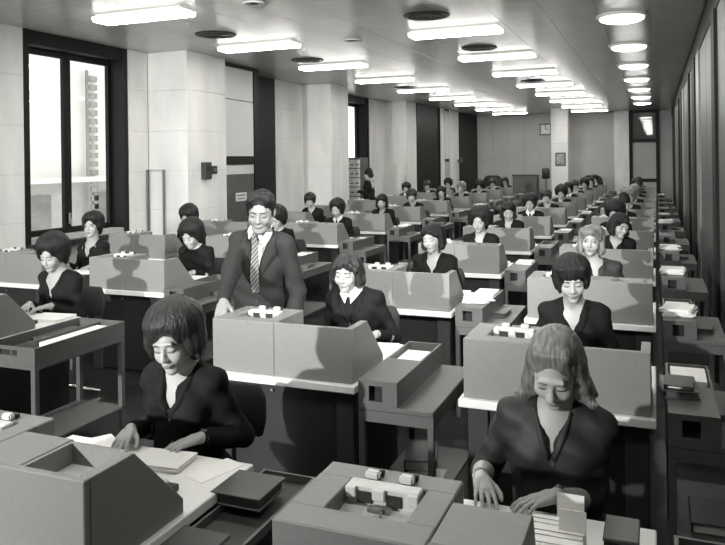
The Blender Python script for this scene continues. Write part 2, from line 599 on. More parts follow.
MB().box(-.22, -.07, -.22, .22, 0, .22, .01).build('case', 'vent', t)
MB().box(-.18, -.075, -.18, .18, -.07, .18).build('dial', 'clock_face', t)
MB().box(-.012, -.08, 0, .012, -.076, .14).build('minute_hand', 'ink', t)
MB().box(-.012, -.08, -.012, .10, -.076, .012).build('hour_hand', 'ink', t)
mb = MB()
for q in range(12):
    a = q * PI / 6
    mb.box(.15 * math.sin(a) - .012, -.079, .15 * math.cos(a) - .012, .15 * math.sin(a) + .012, -.0755, .15 * math.cos(a) + .012)
mb.build('hour_mark', 'ink', t)
tag(t, 'square wall clock with pale dial on the far wall', 'clock')
t = empty('framed_notice', (-3.0, 25.58, 1.62))
MB().box(-.17, -.03, 0, .17, 0, .44, .005).build('frame', 'vent', t)
MB().box(-.13, -.034, .04, .13, -.03, .40).build('sheet', 'picture', t)
tag(t, 'framed notice hanging on the front of the far pillar', 'notice')
t = empty('wall_lamp', (XC, 25.7, 1.75))
MB().tube([(0, 0, .1), (.1, 0, .1)], .02).build('bracket', 'vent', t)
MB().lathe([(.03, .22), (.10, .02), (.11, 0), (.03, 0)], (.13, 0, 0), 16).build('shade', 'vent', t, True)
tag(t, 'dark bracket lamp on the farthest left column', 'wall lamp')

# card filing cabinet in the second window bay
t = empty('filing_cabinet', (-6.98, 16.55, 0))
MB().box(-.29, 0, .0, .29, .5, 1.95, .006).build('body', 'table_paint', t)
dm = None
for r in range(8):
    for c_ in range(4):
        x0 = -.275 + c_ * .138
        z0 = .10 + r * .228
        o = MB().box(x0, -.018, z0, x0 + .132, 0, z0 + .205, .004).build('drawer', 'mech_grey', t)
        MB().box(x0 + .03, -.03, z0 + .07, x0 + .10, -.018, z0 + .10, .003).build('handle', 'vent', o)
tag(t, 'tall grey card cabinet of small drawers before the far window', 'cabinet')

# dark things at the far end
t = empty('sideboard', (-4.55, 27.6, 0))
MB().box(-.45, 0, .06, .45, .5, 1.22, .006).build('body', 'mid_panel', t)
MB().box(-.48, -.03, 1.22, .48, .52, 1.27, .006).build('top', 'dark_wood', t)
for s in (-1, 1):
    o = MB().box(-.43 if s < 0 else .01, -.018, .1, -.01 if s < 0 else .43, 0, 1.18, .004).build('door', 'mid_panel', t)
    MB().box(-.05 if s < 0 else .03, -.03, .6, -.03 if s < 0 else .05, -.018, .75, .003).build('handle', 'steel', o)
MB().box(-.42, .03, 0, .42, .47, .06).build('plinth', 'vent', t)
tag(t, 'dark low sideboard against the far wall left of the pillar', 'sideboard')
for i, (x, y, lb) in enumerate(((-2.1, 27.0, 'dark armchair with rounded back by the far wall, right of the pillar'),
                                (-5.75, 27.3, 'dark armchair with rounded back near the sideboard at the far wall'))):
    t = empty('armchair', (x, y, 0))
    MB().box(-.30, -.3, .25, .30, .25, .46, .04, seg=3).build('seat', 'chair_fabric', t, True)
    MB().prism([(-.34, .3), (-.38, .9), (-.32, 1.16), (-.2, 1.25), (.2, 1.25), (.32, 1.16), (.38, .9), (.34, .3)], .18, .34, 'Y', .03).build('backrest', 'chair_fabric', t, True)
    for s in (-1, 1):
        MB().box(s * .36 - .05, -.3, .24, s * .36 + .05, .2, .66, .03, seg=2).build('armrest', 'chair_fabric', t, True)
        for q in (-.25, .22):
            MB().tube([(s * .3, q, .25), (s * .32, q, 0)], [.025, .015]).build('leg', 'dark_wood', t)
    tag(t, lb, 'armchair')
t = empty('standing_fan', (-3.72, 27.2, 0))
MB().lathe([(.2, 0), (.2, .02), (.05, .05)]).build('base', 'vent', t, True)
MB().tube([(0, 0, .04), (0, 0, 1.2)], .018).build('pole', 'vent', t)
MB().box(-.14, -.06, 1.12, .14, .06, 1.52, .03, seg=2).build('head', 'vent', t, True)
tag(t, 'dark box on a stand beside the left edge of far pillar', 'stand')

# ------------------------------------------------------------------ workstation furniture
DW, DD = 0.87, 0.88


def make_desk():
    t = empty('punch_desk')
    MB().box(0, 0, .70, DW, DD, .74, .004).build('desktop', 'white_top', t)
    MB().box(.13, .075, .02, DW - .13, .10, .70).build('front_panel', 'desk_dark', t)
    for x in (.03, DW - .13):
        MB().box(x, .06, 0, x + .10, .16, .70, .004).build('pedestal', 'desk_side', t)
        MB().box(x + .035, .16, .02, x + .065, DD - .06, .70).build('side_panel', 'desk_dark', t)
    MB().tube([(DW * .42, .075, .655), (DW * .42, .06, .655)], .008).build('knob', 'steel', t)
    return t


def make_machine(cover, near=False, short=False):
    """grey metal housing standing on the desk: reader well, cover, sunken tray, sloped end"""
    t = empty('card_punch')
    Hh = .28
    # reader block with an open well in its top
    x0, x1, y0, y1 = .02, .40, .03, .385
    wx0, wx1, wy0, wy1 = .115, .325, .125, .30
    mb = MB()
    mb.box(x0, y0, 0, x1, wy0, Hh, .004)
    mb.box(x0, wy1, 0, x1, y1, Hh, .004)
    mb.box(x0, wy0 - .003, 0, wx0, wy1 + .003, Hh, .003)
    mb.box(wx1, wy0 - .003, 0, x1, wy1 + .003, Hh, .003)
    b = mb.build('reader_body', 'machine', t)
    MB().box(wx0, wy0, .10, wx1, wy1, .16).build('well_floor', 'mech_grey', b)
    MB().prism([(wy0 + .002, .222), (wy1 - .045, .242), (wy1 - .045, .16), (wy0 + .002, .16)], wx0 + .002, wx1 - .002, 'X').build('card_bed', 'mech_grey', b)
    rd = MB()
    rd.box(wx0 + .006, wy1 - .05, .20, wx1 - .006, wy1 - .008, .289, .004)
    rd.box(wx0 + .006, wy1 - .062, .258, wx0 + .035, wy1 - .05, .287, .003).box(wx1 - .035, wy1 - .062, .258, wx1 - .006, wy1 - .05, .287, .003)
    rd.box(wx0 + .080, wy1 - .062, .258, wx1 - .095, wy1 - .05, .287, .003)
    r = rd.build('reader', 'mech_white', b)
    for q in (.036, .116):
        MB().box(wx0 + q, wy1 - .056, .246, wx0 + q + .043, wy1 - .051, .276, .002).build('guide', 'mech_dark', b)
    for q in (.035, .130):
        k = MB().box(wx0 + q, wy1 + .004, .281, wx0 + q + .04, wy1 + .03, .302, .005, seg=2).build('key', 'mech_white', t)
        MB().box(wx0 + q - .003, wy1 + .03, .281, wx0 + q + .045, wy1 + .045, .298, .003).build('key_guard', 'mech_dark', t)
    MB().box(wx0 + .075, wy1 - .080, .236, wx0 + .135, wy1 - .064, .250).tube([(wx0 + .115, wy1 - .09, .22), (wx0 + .115, wy1 - .09, .252), (wx0 + .10, wy1 - .095, .256)], .004).build('card_stop', 'steel', t)
    # long front plate and sloped right end
    xe = .605 if short else .85
    MB().box(.401, .03, 0, xe, .055, Hh, .003).build('front_plate', 'machine', t)
    if not short:
        prof = [(.056, 0), (.47, 0), (.47, .045), (.235, Hh), (.056, Hh)]
        MB().prism(prof, .81, .85, 'X', .002).build('end_plate', 'machine', t)
    if cover:
        c = MB().prism([(.055, .10), (.33, .10), (.26, Hh), (.055, Hh)], .403, .60, 'X', .003).build('cover', 'machine', t)
        if not short:
            MB().box(.615, .055, .05, .809, .236, .215).build('card_tray', 'mech_white', t)
            MB().box(.603, .055, .14, .615, .25, Hh - .002).box(.615, .236, .14, .81, .25, Hh - .002).build('tray_wall', 'machine', t)
    else:
        MB().box(.403, .056, 0, .809, .30, .13, .004).build('lower_deck', 'machine_in', t)
        MB().box(.47, .10, .13, .62, .22, .20, .01).build('card_feed', 'mech_dark', t)
    # keyboard towards the operator
    kx = -.22 if short else 0
    MB().prism([(.40, 0), (.60, 0), (.60, .022), (.40, .06)], .44 + kx, .74 + kx, 'X', .003).build('keyboard', 'mech_dark', t)
    kb = MB()
    for i in range(8):
        for j in range(4):
            x = .465 + kx + i * .033
            y = .43 + j * .038
            z = .06 - (y - .40) * .19
            kb.box(x, y, z, x + .024, y + .027, z + .012, .003)
    if near:
        kb.build('keys', 'mech_grey', t)
    else:
        kb.bm.free()
    return t


def make_tray_stand():
    """dark low stand with a rimmed top and closed sides darkened for shade"""
    t = empty('tray_stand')
    W, D = .22, .98
    MB().box(0, 0, .66, W, D, .675, .003).build('top', 'desk_side', t)
    MB().box(0, 0, .675, .010, D, .70).box(W - .010, 0, .675, W, D, .70).box(.010, D - .010, .675, W - .010, D, .70).box(.010, 0, .675, W - .010, .010, .70).build('rim', 'mid_panel', t)
    MB().box(W - .02, .02, .06, W - .005, D - .02, .66).build('side_panel', 'desk_dark', t)  # near-black panel: the shade on the stand's side put into its colour
    MB().box(.005, .02, .06, .02, D - .02, .66).build('side_panel', 'desk_dark', t)
    for x in (0, W - .03):
        for y in (0, D - .03):
            MB().box(x, y, 0, x + .03, y + .03, .66, .002).build('leg', 'desk_side', t)
    return t


def make_side_table():
    t = empty('side_table')
    W, D = .38, .80
    MB().box(0, 0, .655, W, D, .68, .003).build('top', 'table_paint', t)
    ap = MB().box(0, .0, .60, W, .02, .655).box(0, D - .02, .60, W, D, .655).box(0, .02, .60, .02, D - .02, .655).box(W - .02, .02, .60, W, D - .02, .655)
    ap.build('apron', 'table_paint', t)
    for x in (0, W - .03):
        for y in (0, D - .03):
            MB().box(x, y, 0, x + .03, y + .03, .60, .002).build('leg', 'table_paint', t)
    MB().box(.005, .005, .19, W - .005, D - .005, .205, .002).build('lower_shelf', 'table_paint', t)
    # raised card bin on the left side, square grip hole in front, open at the back
    bw = .20
    fr = MB().box(0, 0, .68, .055, .015, .80).box(.125, 0, .68, bw, .015, .80).box(.055, 0, .68, .125, .015, .70).box(.055, 0, .775, .125, .015, .80)
    fr.box(0, .015, .68, .012, D, .80).box(bw - .012, .015, .68, bw, D, .80).box(.012, D - .012, .68, bw - .012, D, .80)
    b = fr.build('bin', 'table_paint', t)
    MB().box(.05, .04, .685, .13, .045, .79).build('grip_hole_shade', 'hole_shade', b)  # dark plate behind the opening, painted shade of the bin's inside
    MB().box(.012, .016, .788, bw - .012, D * .52, .80).build('bin_lid', 'table_paint', b)
    return t


def make_tray_table():
    t = empty('tray_table')
    W, D = .41, .80
    MB().box(0, 0, .63, W, D, .655, .003).build('top', 'table_paint', t)
    for x in (0, W - .035):
        for y in (0, D - .035):
            MB().box(x, y, 0, x + .035, y + .035, .63, .002).build('leg', 'table_paint', t)
    MB().box(.0, .0, .16, W, D, .175, .002).build('lower_shelf', 'table_paint', t)
    tr_ = MB().box(0, 0, .655, .014, D, .765).box(W - .014, 0, .655, W, D, .765).box(.014, D - .014, .655, W - .014, D, .765)
    tr_.box(.014, 0, .655, .12, .014, .765).box(.27, 0, .655, W - .014, .014, .765).box(.12, 0, .655, .27, .014, .71).box(.12, 0, .745, .27, .014, .765)
    tr_.box(.20, .014, .655, .21, D - .014, .755)
    tr_.build('tray', 'table_paint', t)
    MB().box(.10, .016, .70, .29, .02, .755).build('grip_hole_shade', 'hole_shade', t)  # dark plate painting the shade seen through the tray's slot
    return t


def make_chair():
    t = empty('office_chair')
    MB().box(-.20, -.21, .40, .20, .20, .45, .02, seg=2).build('seat', 'chair_fabric', t, True)
    MB().prism([(-.17, .62), (-.19, .70), (-.19, .80), (-.16, .86), (.16, .86), (.19, .80), (.19, .70), (.17, .62)], .23, .26, 'Y', .01).build('backrest', 'chair_fabric', t, True)
    MB().tube([(0, .10, .40), (0, .24, .40), (0, .275, .46), (0, .275, .74)], .013).build('back_bar', 'chrome', t)
    MB().tube([(0, 0, .40), (0, 0, .08)], .022).build('post', 'chrome', t)
    for a in range(4):
        q = a * PI / 2 + PI / 4
        MB().tube([(0, 0, .10), (.26 * math.cos(q), .26 * math.sin(q), .03), (.26 * math.cos(q), .26 * math.sin(q), 0)], [.018, .013, .012]).build('leg', 'chrome', t)
    return t


LINES = {4: (-.88, 'beside the right wall', 0, 11), 3: (-2.28, 'second from right wall', 0, 12),
         2: (-4.84, 'second from left wall', 1, 11), 1: (-6.24, 'beside the left wall', 2, 10)}
P_desk = Proto(make_desk())
P_mc = {True: Proto(make_machine(True, True)), False: Proto(make_machine(False, True)), 'short': Proto(make_machine(True, True, True))}
P_st, P_sn = Proto(make_side_table()), Proto(make_tray_stand())
P_ch = Proto(make_chair())


def rowy(k):
    return 1.50 + 1.865 * k


def paper_stack(x, y, z, w_, d_, h_, rz, label, cat='papers', m='paper', n=1, name='paper_stack', group='papers on the desks', jit=0.0):
    if n == 1:
        o = MB().box(-w_ / 2, -d_ / 2, 0, w_ / 2, d_ / 2, h_, min(.002, h_ * .3)).build(name, m)
    else:
        o = empty(name)
        for q in range(n):
            M = Matrix.Rotation(random.uniform(-jit, jit), 4, 'Z') @ Matrix.Translation((random.uniform(-.015, .015) * jit * 6, random.uniform(-.015, .015) * jit * 6, 0))
            MB().box(-w_ / 2, -d_ / 2, h_ * q / n + .0002, w_ / 2, d_ / 2, h_ * (q + 1) / n, 0, M).build('sheet', m, o)
    o.location = (x, y, z)
    o.rotation_euler = (0, 0, rz)
    tag(o, label, cat, group)
    return o


def binder(x, y, z, w_, d_, h_, rz, label, m='binder'):
    t = empty('binder', (x, y, z), rz)
    MB().box(-w_ / 2, -d_ / 2, 0, w_ / 2, d_ / 2, .006, .002).build('back_cover', m, t)
    MB().box(-w_ / 2 + .006, -d_ / 2 + .01, .006, w_ / 2 - .012, d_ / 2 - .01, h_ - .006).build('pages', 'table_paint' if m == 'binder' else 'paper', t)
    MB().box(-w_ / 2, -d_ / 2, h_ - .006, w_ / 2, d_ / 2, h_, .002).build('front_cover', m, t)
    MB().box(-w_ / 2 - .003, -d_ / 2, 0, -w_ / 2 + .004, d_ / 2, h_, .002).build('spine', m, t)
    tag(t, label, 'binder', 'binders')
    return t


for li, (x0, lname, ka, kb_) in LINES.items():
    for k in range(ka, kb_ + 1):
        y = rowy(k)
        n = ORD[k - ka]
        where = '%s from front in line %s' % (n, lname)
        dk = P_desk.place((x0, y, 0))
        tag(dk, 'white-topped desk, %s' % where, 'desk', 'punch desks')
        cov = (k == 0) or (k + li) % 3 == 0
        if (li, k) in ((3, 1), (4, 1)):
            cov = False
        if (li, k) == (4, 0):
            cov = 'short'
        mc = P_mc[cov].place((x0, y, .741))
        tag(mc, 'grey card punch, %s' % where, 'machine', 'card punches')
        if (li, k) == (2, 1):
            tt = make_tray_table()
            tt.location = (-3.885, 3.33, 0)
            tag(tt, 'grey tray table on legs in the left foreground by the bouffant woman', 'table', 'side tables')
        else:
            nar = (li, k) == (3, 0)
            st = (P_sn if nar else P_st).place((x0 + DW + (.01 if nar else .045), y - .06 + (.02 if nar else 0), 0))
            tag(st, ('dark rimmed tray stand right of the desk in the left foreground' if nar else 'grey metal side table, %s' % where), 'table', 'side tables')
        if (li, k) not in ((1, 6), (1, 7)):
            ch = P_ch.place((x0 + DW / 2, y + 1.16, 0))
            tag(ch, 'dark swivel chair, %s' % where, 'chair', 'swivel chairs')
        # work on the desk and in the bin
        if k > 0 and (li, k) != (2, 1):
            rr = random.Random(li * 31 + k)
            px, ph, pr = rr.uniform(-.03, .03), rr.random(), rr.uniform(-.12, .12)
            if (li, k) != (3, 1):
                paper_stack(x0 + .68 + px, y + .745, .7405, .26, .22, .01 + .012 * ph, pr, 'white papers on desktop, %s' % where)
            if rr.random() < .8:
                paper_stack(x0 + DW + .145, y + .54, .6805, .16, .24, .09 + .05 * rr.random(), 0,
                            'white punch cards in side table bin, %s' % where, 'cards', 'card', name='card_deck', group='card decks')
            if rr.random() < .6 and (li, k) != (3, 1):
                binder(x0 + DW + .34 - .045, y + .25 + .2 * rr.random(), .6805, .13, .22, .03, rr.uniform(-.1, .1),
                       'dark binder on side table, %s' % where)
            if rr.random() < .5:
                binder(x0 + DW + .24, y + .3, .2055, .2, .28, .05, 0, 'dark binder on lower shelf, %s' % where, 'binder_dark')
            if li == 4 and k in (2, 3, 4, 6):
                paper_stack(x0 + DW + .145, y + .2, .8005, .19, .24, .045, rr.uniform(-.15, .15), 'loose white papers heaped on side table, %s' % where,
                            n=9, jit=.18)

# ------------------------------------------------------------------ people: smooth distance-field surfaces
class Field:
    def __init__(s, lo, hi, h):
        s.lo = np.array(lo, float)
        s.h = h
        n = np.ceil((np.array(hi) - s.lo) / h).astype(int) + 1
        s.ax = [s.lo[i] + h * np.arange(n[i]) for i in range(3)]
        s.f = np.full(n, 0.5, np.float32)

    def sl(s, lo, hi, pad):
        r = []
        for i in range(3):
            a = max(0, int((lo[i] - pad - s.lo[i]) / s.h))
            b = min(len(s.ax[i]), int((hi[i] + pad - s.lo[i]) / s.h) + 2)
            if b <= a + 1:
                return None
            r.append(slice(a, b))
        return tuple(r)

    def P(s, q):
        return (s.ax[0][q[0]][:, None, None], s.ax[1][q[1]][None, :, None], s.ax[2][q[2]][None, None, :])

    def comb(s, q, d, k, sub):
        f = s.f[q]
        if sub:
            d = -d
            hh = np.clip(0.5 - 0.5 * (d - f) / k, 0, 1) if k else None
            s.f[q] = np.maximum(f, d) if not k else (f * hh + d * (1 - hh) + k * hh * (1 - hh))
        else:
            hh = np.clip(0.5 + 0.5 * (f - d) / k, 0, 1) if k else None
            s.f[q] = np.minimum(f, d) if not k else (f * (1 - hh) + d * hh - k * hh * (1 - hh))

    def ell(s, c, r, k=.02, R=None, sub=False):
        c = np.array(c, float)
        r = np.array(r, float)
        m = r.max() if R is not None else r
        q = s.sl(c - m, c + m, k + 2 * s.h + (.05 if sub else 0))
        if q is None:
            return s
        X, Y, Z = s.P(q)
        x, y, z = X - c[0], Y - c[1], Z - c[2]
        if R is not None:
            x, y, z = (R[0][0] * x + R[1][0] * y + R[2][0] * z, R[0][1] * x + R[1][1] * y + R[2][1] * z,
                       R[0][2] * x + R[1][2] * y + R[2][2] * z)
        k0 = np.sqrt((x / r[0]) ** 2 + (y / r[1]) ** 2 + (z / r[2]) ** 2)
        k1 = np.sqrt((x / r[0] ** 2) ** 2 + (y / r[1] ** 2) ** 2 + (z / r[2] ** 2) ** 2) + 1e-6
        s.comb(q, k0 * (k0 - 1) / k1, k, sub)
        return s

    def rc(s, a, b, ra, rb, k=.02, sub=False):
        a = np.array(a, float)
        b = np.array(b, float)
        rm = max(ra, rb)
        q = s.sl(np.minimum(a, b) - rm, np.maximum(a, b) + rm, k + 2 * s.h + (.03 if sub else 0))
        if q is None:
            return s
        X, Y, Z = s.P(q)
        ab = b - a
        L2 = float(ab @ ab) + 1e-12
        t = np.clip(((X - a[0]) * ab[0] + (Y - a[1]) * ab[1] + (Z - a[2]) * ab[2]) / L2, 0, 1)
        d = np.sqrt((X - a[0] - t * ab[0]) ** 2 + (Y - a[1] - t * ab[1]) ** 2 + (Z - a[2] - t * ab[2]) ** 2) - (ra + (rb - ra) * t)
        s.comb(q, d, k, sub)
        return s

    def fn(s, func, lo, hi, k=.0, sub=True):
        q = s.sl(lo, hi, 0)
        if q is None:
            return s
        s.comb(q, func(*s.P(q)), k, sub)
        return s

    def warp(s, func):
        q = tuple(slice(0, len(a)) for a in s.ax)
        s.f = s.f + func(*s.P(q)).astype(np.float32)
        return s

    def mesh(s):
        f = s.f
        f[0], f[-1] = np.maximum(f[0], .01), np.maximum(f[-1], .01)
        f[:, 0], f[:, -1] = np.maximum(f[:, 0], .01), np.maximum(f[:, -1], .01)
        f[:, :, 0], f[:, :, -1] = np.maximum(f[:, :, 0], .01), np.maximum(f[:, :, -1], .01)
        S = f < 0
        c = np.zeros(tuple(n - 1 for n in f.shape), np.int8)
        for dx in (0, 1):
            for dy in (0, 1):
                for dz in (0, 1):
                    c += S[dx:dx + c.shape[0], dy:dy + c.shape[1], dz:dz + c.shape[2]]
        act = np.argwhere((c > 0) & (c < 8))
        if len(act) == 0:
            return np.zeros((0, 3)), []
        idx = np.full(c.shape, -1, np.int64)
        idx[act[:, 0], act[:, 1], act[:, 2]] = np.arange(len(act))
        acc = np.zeros((len(act), 3))
        cnt = np.zeros(len(act))
        cor = [(a, b, d) for a in (0, 1) for b in (0, 1) for d in (0, 1)]
        for p in cor:
            for ax in range(3):
                if p[ax] == 0:
                    q = list(p)
                    q[ax] = 1
                    fa = f[act[:, 0] + p[0], act[:, 1] + p[1], act[:, 2] + p[2]]
                    fb = f[act[:, 0] + q[0], act[:, 1] + q[1], act[:, 2] + q[2]]
                    m = (fa < 0) != (fb < 0)
                    t = fa[m] / (fa[m] - fb[m])
                    pt = np.tile(np.array(p, float), (m.sum(), 1))
                    pt[:, ax] = t
                    acc[m] += pt
                    cnt[m] += 1
        V = (act + acc / cnt[:, None]) * s.h + s.lo
        F = []
        for ax in range(3):
            u, v = (ax + 1) % 3, (ax + 2) % 3
            sa = [slice(None)] * 3
            sb = [slice(None)] * 3
            sa[ax] = slice(0, -1)
            sb[ax] = slice(1, None)
            A, B = S[tuple(sa)], S[tuple(sb)]
            e = np.argwhere(A != B)
            e = e[(e[:, u] > 0) & (e[:, v] > 0) & (e[:, u] < f.shape[u] - 1) & (e[:, v] < f.shape[v] - 1)]
            if len(e) == 0:
                continue

            def cell(du, dv):
                w_ = e.copy()
                w_[:, u] -= du
                w_[:, v] -= dv
                return idx[w_[:, 0], w_[:, 1], w_[:, 2]]
            Q = np.stack([cell(1, 1), cell(0, 1), cell(0, 0), cell(1, 0)], 1)
            flip = ~A[e[:, 0], e[:, 1], e[:, 2]]
            Q[flip] = Q[flip][:, ::-1]
            Q = Q[(Q >= 0).all(1)]
            F.append(Q)
        return V, np.concatenate(F)


def join_mesh(name, parts):
    V, F, o = [], [], 0
    for v, f in parts:
        if len(v) == 0:
            continue
        V.append(v)
        F.append(np.asarray(f) + o)
        o += len(v)
    V = np.concatenate(V)
    F = np.concatenate(F)
    me = bpy.data.meshes.new(name)
    me.vertices.add(len(V))
    me.vertices.foreach_set('co', V.astype(np.float32).ravel())
    me.loops.add(F.size)
    me.loops.foreach_set('vertex_index', F.astype(np.int32).ravel())
    me.polygons.add(len(F))
    me.polygons.foreach_set('loop_start', np.arange(0, F.size, 4, dtype=np.int32))
    me.polygons.foreach_set('loop_total', np.full(len(F), 4, np.int32))
    me.update(calc_edges=True)
    me.validate()
    return me


def rot(yaw, pitch, roll):
    """head frame: x to the person's left, -y out of the face, z up; pitch tips the face down"""
    return (Matrix.Rotation(math.radians(yaw), 3, 'Z') @ Matrix.Rotation(math.radians(pitch), 3, 'X')
            @ Matrix.Rotation(math.radians(roll), 3, 'Y'))


class Head:
    def __init__(s, c, yaw=0, pitch=20, roll=0, sc=1.0):
        s.c = Vector(c)
        s.R = rot(yaw, pitch, roll)
        s.Rn = np.array(s.R)
        s.sc = sc

    def p(s, q):
        return np.array(s.c + s.R @ (Vector(q) * s.sc))

    def dirv(s, q):
        return s.R @ Vector(q)


def head_field(H, neck, chest, h, male=False):
    """head, neck and upper chest"""
    sc = H.sc
    lo = np.minimum(H.p((0, 0, 0)) - .17 * sc, np.array(neck) - (.13, .09, .20))
    hi = np.maximum(H.p((0, 0, 0)) + .17 * sc, np.array(neck) + (.13, .09, .05))
    F = Field(lo, hi, h)
    R = H.Rn

    def E(c, r, k=.02, sub=False):
        F.ell(H.p(c), np.array(r) * sc, k * sc, R, sub)

    def K(a, b, ra, rb, k=.015, sub=False):
        F.rc(H.p(a), H.p(b), ra * sc, rb * sc, k * sc, sub)
    E((0, .015, .035), (.074, .092, .084))
    E((0, -.025, -.025), (.060, .066, .085), .03)
    if male:
        E((0, -.055, -.09), (.042, .036, .03), .025)
        K((-.05, -.01, -.06), (.05, -.01, -.06), .022, .022, .03)
    E((0, -.066, -.092), (.024, .022, .020), .025)
    for q in (-1, 1):
        E((q * .036, -.062, -.028), (.024, .022, .026), .02)
        E((q * .033, -.091, .010), (.019, .013, .012), .012, True)       # socket
        E((q * .032, -.0765, .008), (.0165, .0125, .0115), .006)         # lidded eye
        E((q * .076, .012, -.008), (.010, .020, .030), .008)              # ear
        E((q * .0105, -.096, -.030), (.0085, .010, .008), .006)
    K((-.036, -.083, .030), (.036, -.083, .030), .0085, .0085, .014)
    K((0, -.086, .014), (0, -.107, -.026), .0075, .0115, .010)
    E((0, -.088, -.058), (.022, .010, .010), .012)
    E((0, -.0985, -.0535), (.017, .0045, .004), .004)
    E((0, -.0970, -.0625), (.015, .005, .0045), .004)
    K((-.026, -.105, -.0578), (.026, -.105, -.0578), .0012, .0012, .003, True)
    n = np.array(neck, float)
    F.rc(H.p((0, .015, -.05)), n + (0, 0, -.03), .050 * sc if not male else .056, .056 if not male else .062, .02)
    F.ell(chest[0], chest[1], .04)
    if not male:
        for q in (-1, 1):
            F.rc(n + (q * .015, -.035, -.058), n + (q * .10, -.015, -.055), .011, .011, .02)
    return F


def hand_prims(F, wrist, fdir, up, thumb_side, sc=1.0, curl=(.35, .4, .45, .5), spread=.10, elbow=None, sleeve_t=0.0):
    """palm, four unequal bent fingers and a thumb leaving the side of the palm"""
    w_ = Vector(wrist)
    x = Vector(fdir).normalized()
    z = Vector(up)
    z = (z - x * z.dot(x)).normalized()
    y = z.cross(x) * thumb_side

    def P(a, b, c):
        return np.array(w_ + (x * a + y * b + z * c) * sc)
    F.rc(P(.0, 0, 0), P(.03, .012, 0), .023 * sc, .020 * sc, .01)
    F.rc(P(.03, .018, 0), P(.082, .024, .0), .015 * sc, .012 * sc, .012)
    F.rc(P(.03, .0, .0), P(.085, .003, .002), .016 * sc, .0125 * sc, .012)
    F.rc(P(.028, -.018, 0), P(.078, -.024, -.002), .015 * sc, .0115 * sc, .012)
    bases = ((.084, .027), (.090, .009), (.086, -.010), (.077, -.027))
    lens = ((.038, .024, .018), (.043, .027, .019), (.039, .025, .018), (.030, .019, .016))
    for i in range(4):
        p = Vector((bases[i][0], bases[i][1], 0))
        a = -curl[i] * .55
        yaw = (1.5 - i) * spread
        r = .0088 if i < 3 else .0076
        for j, L in enumerate(lens[i]):
            dv = Vector((math.cos(a) * math.cos(yaw), math.sin(yaw) * math.cos(a), math.sin(a)))
            q = p + dv * L
            F.rc(P(*p), P(*q), r * sc, (r - .0008) * sc, .004)
            p = q
            r -= .0009
            a -= curl[i]
    tp = Vector((.018, .020, -.004))
    t1 = tp + Vector((.030, .026, -.008))
    t2 = t1 + Vector((.026, .012, -.008))
    t3 = t2 + Vector((.020, .002, -.008))
    F.rc(P(*tp), P(*t1), .014 * sc, .0115 * sc, .010)
    F.rc(P(*t1), P(*t2), .0105 * sc, .0095 * sc, .004)
    F.rc(P(*t2), P(*t3), .0095 * sc, .0080 * sc, .004)


def ik(sh, wr, l1, l2, pole):
    sh, wr = Vector(sh), Vector(wr)
    d = wr - sh
    L = min(d.length, (l1 + l2) * .999)
    u = d.normalized()
    a = (l1 * l1 - l2 * l2 + L * L) / (2 * L)
    hh = math.sqrt(max(l1 * l1 - a * a, 0))
    p = Vector(pole)
    p = (p - u * p.dot(u)).normalized()
    return sh + u * a + p * hh


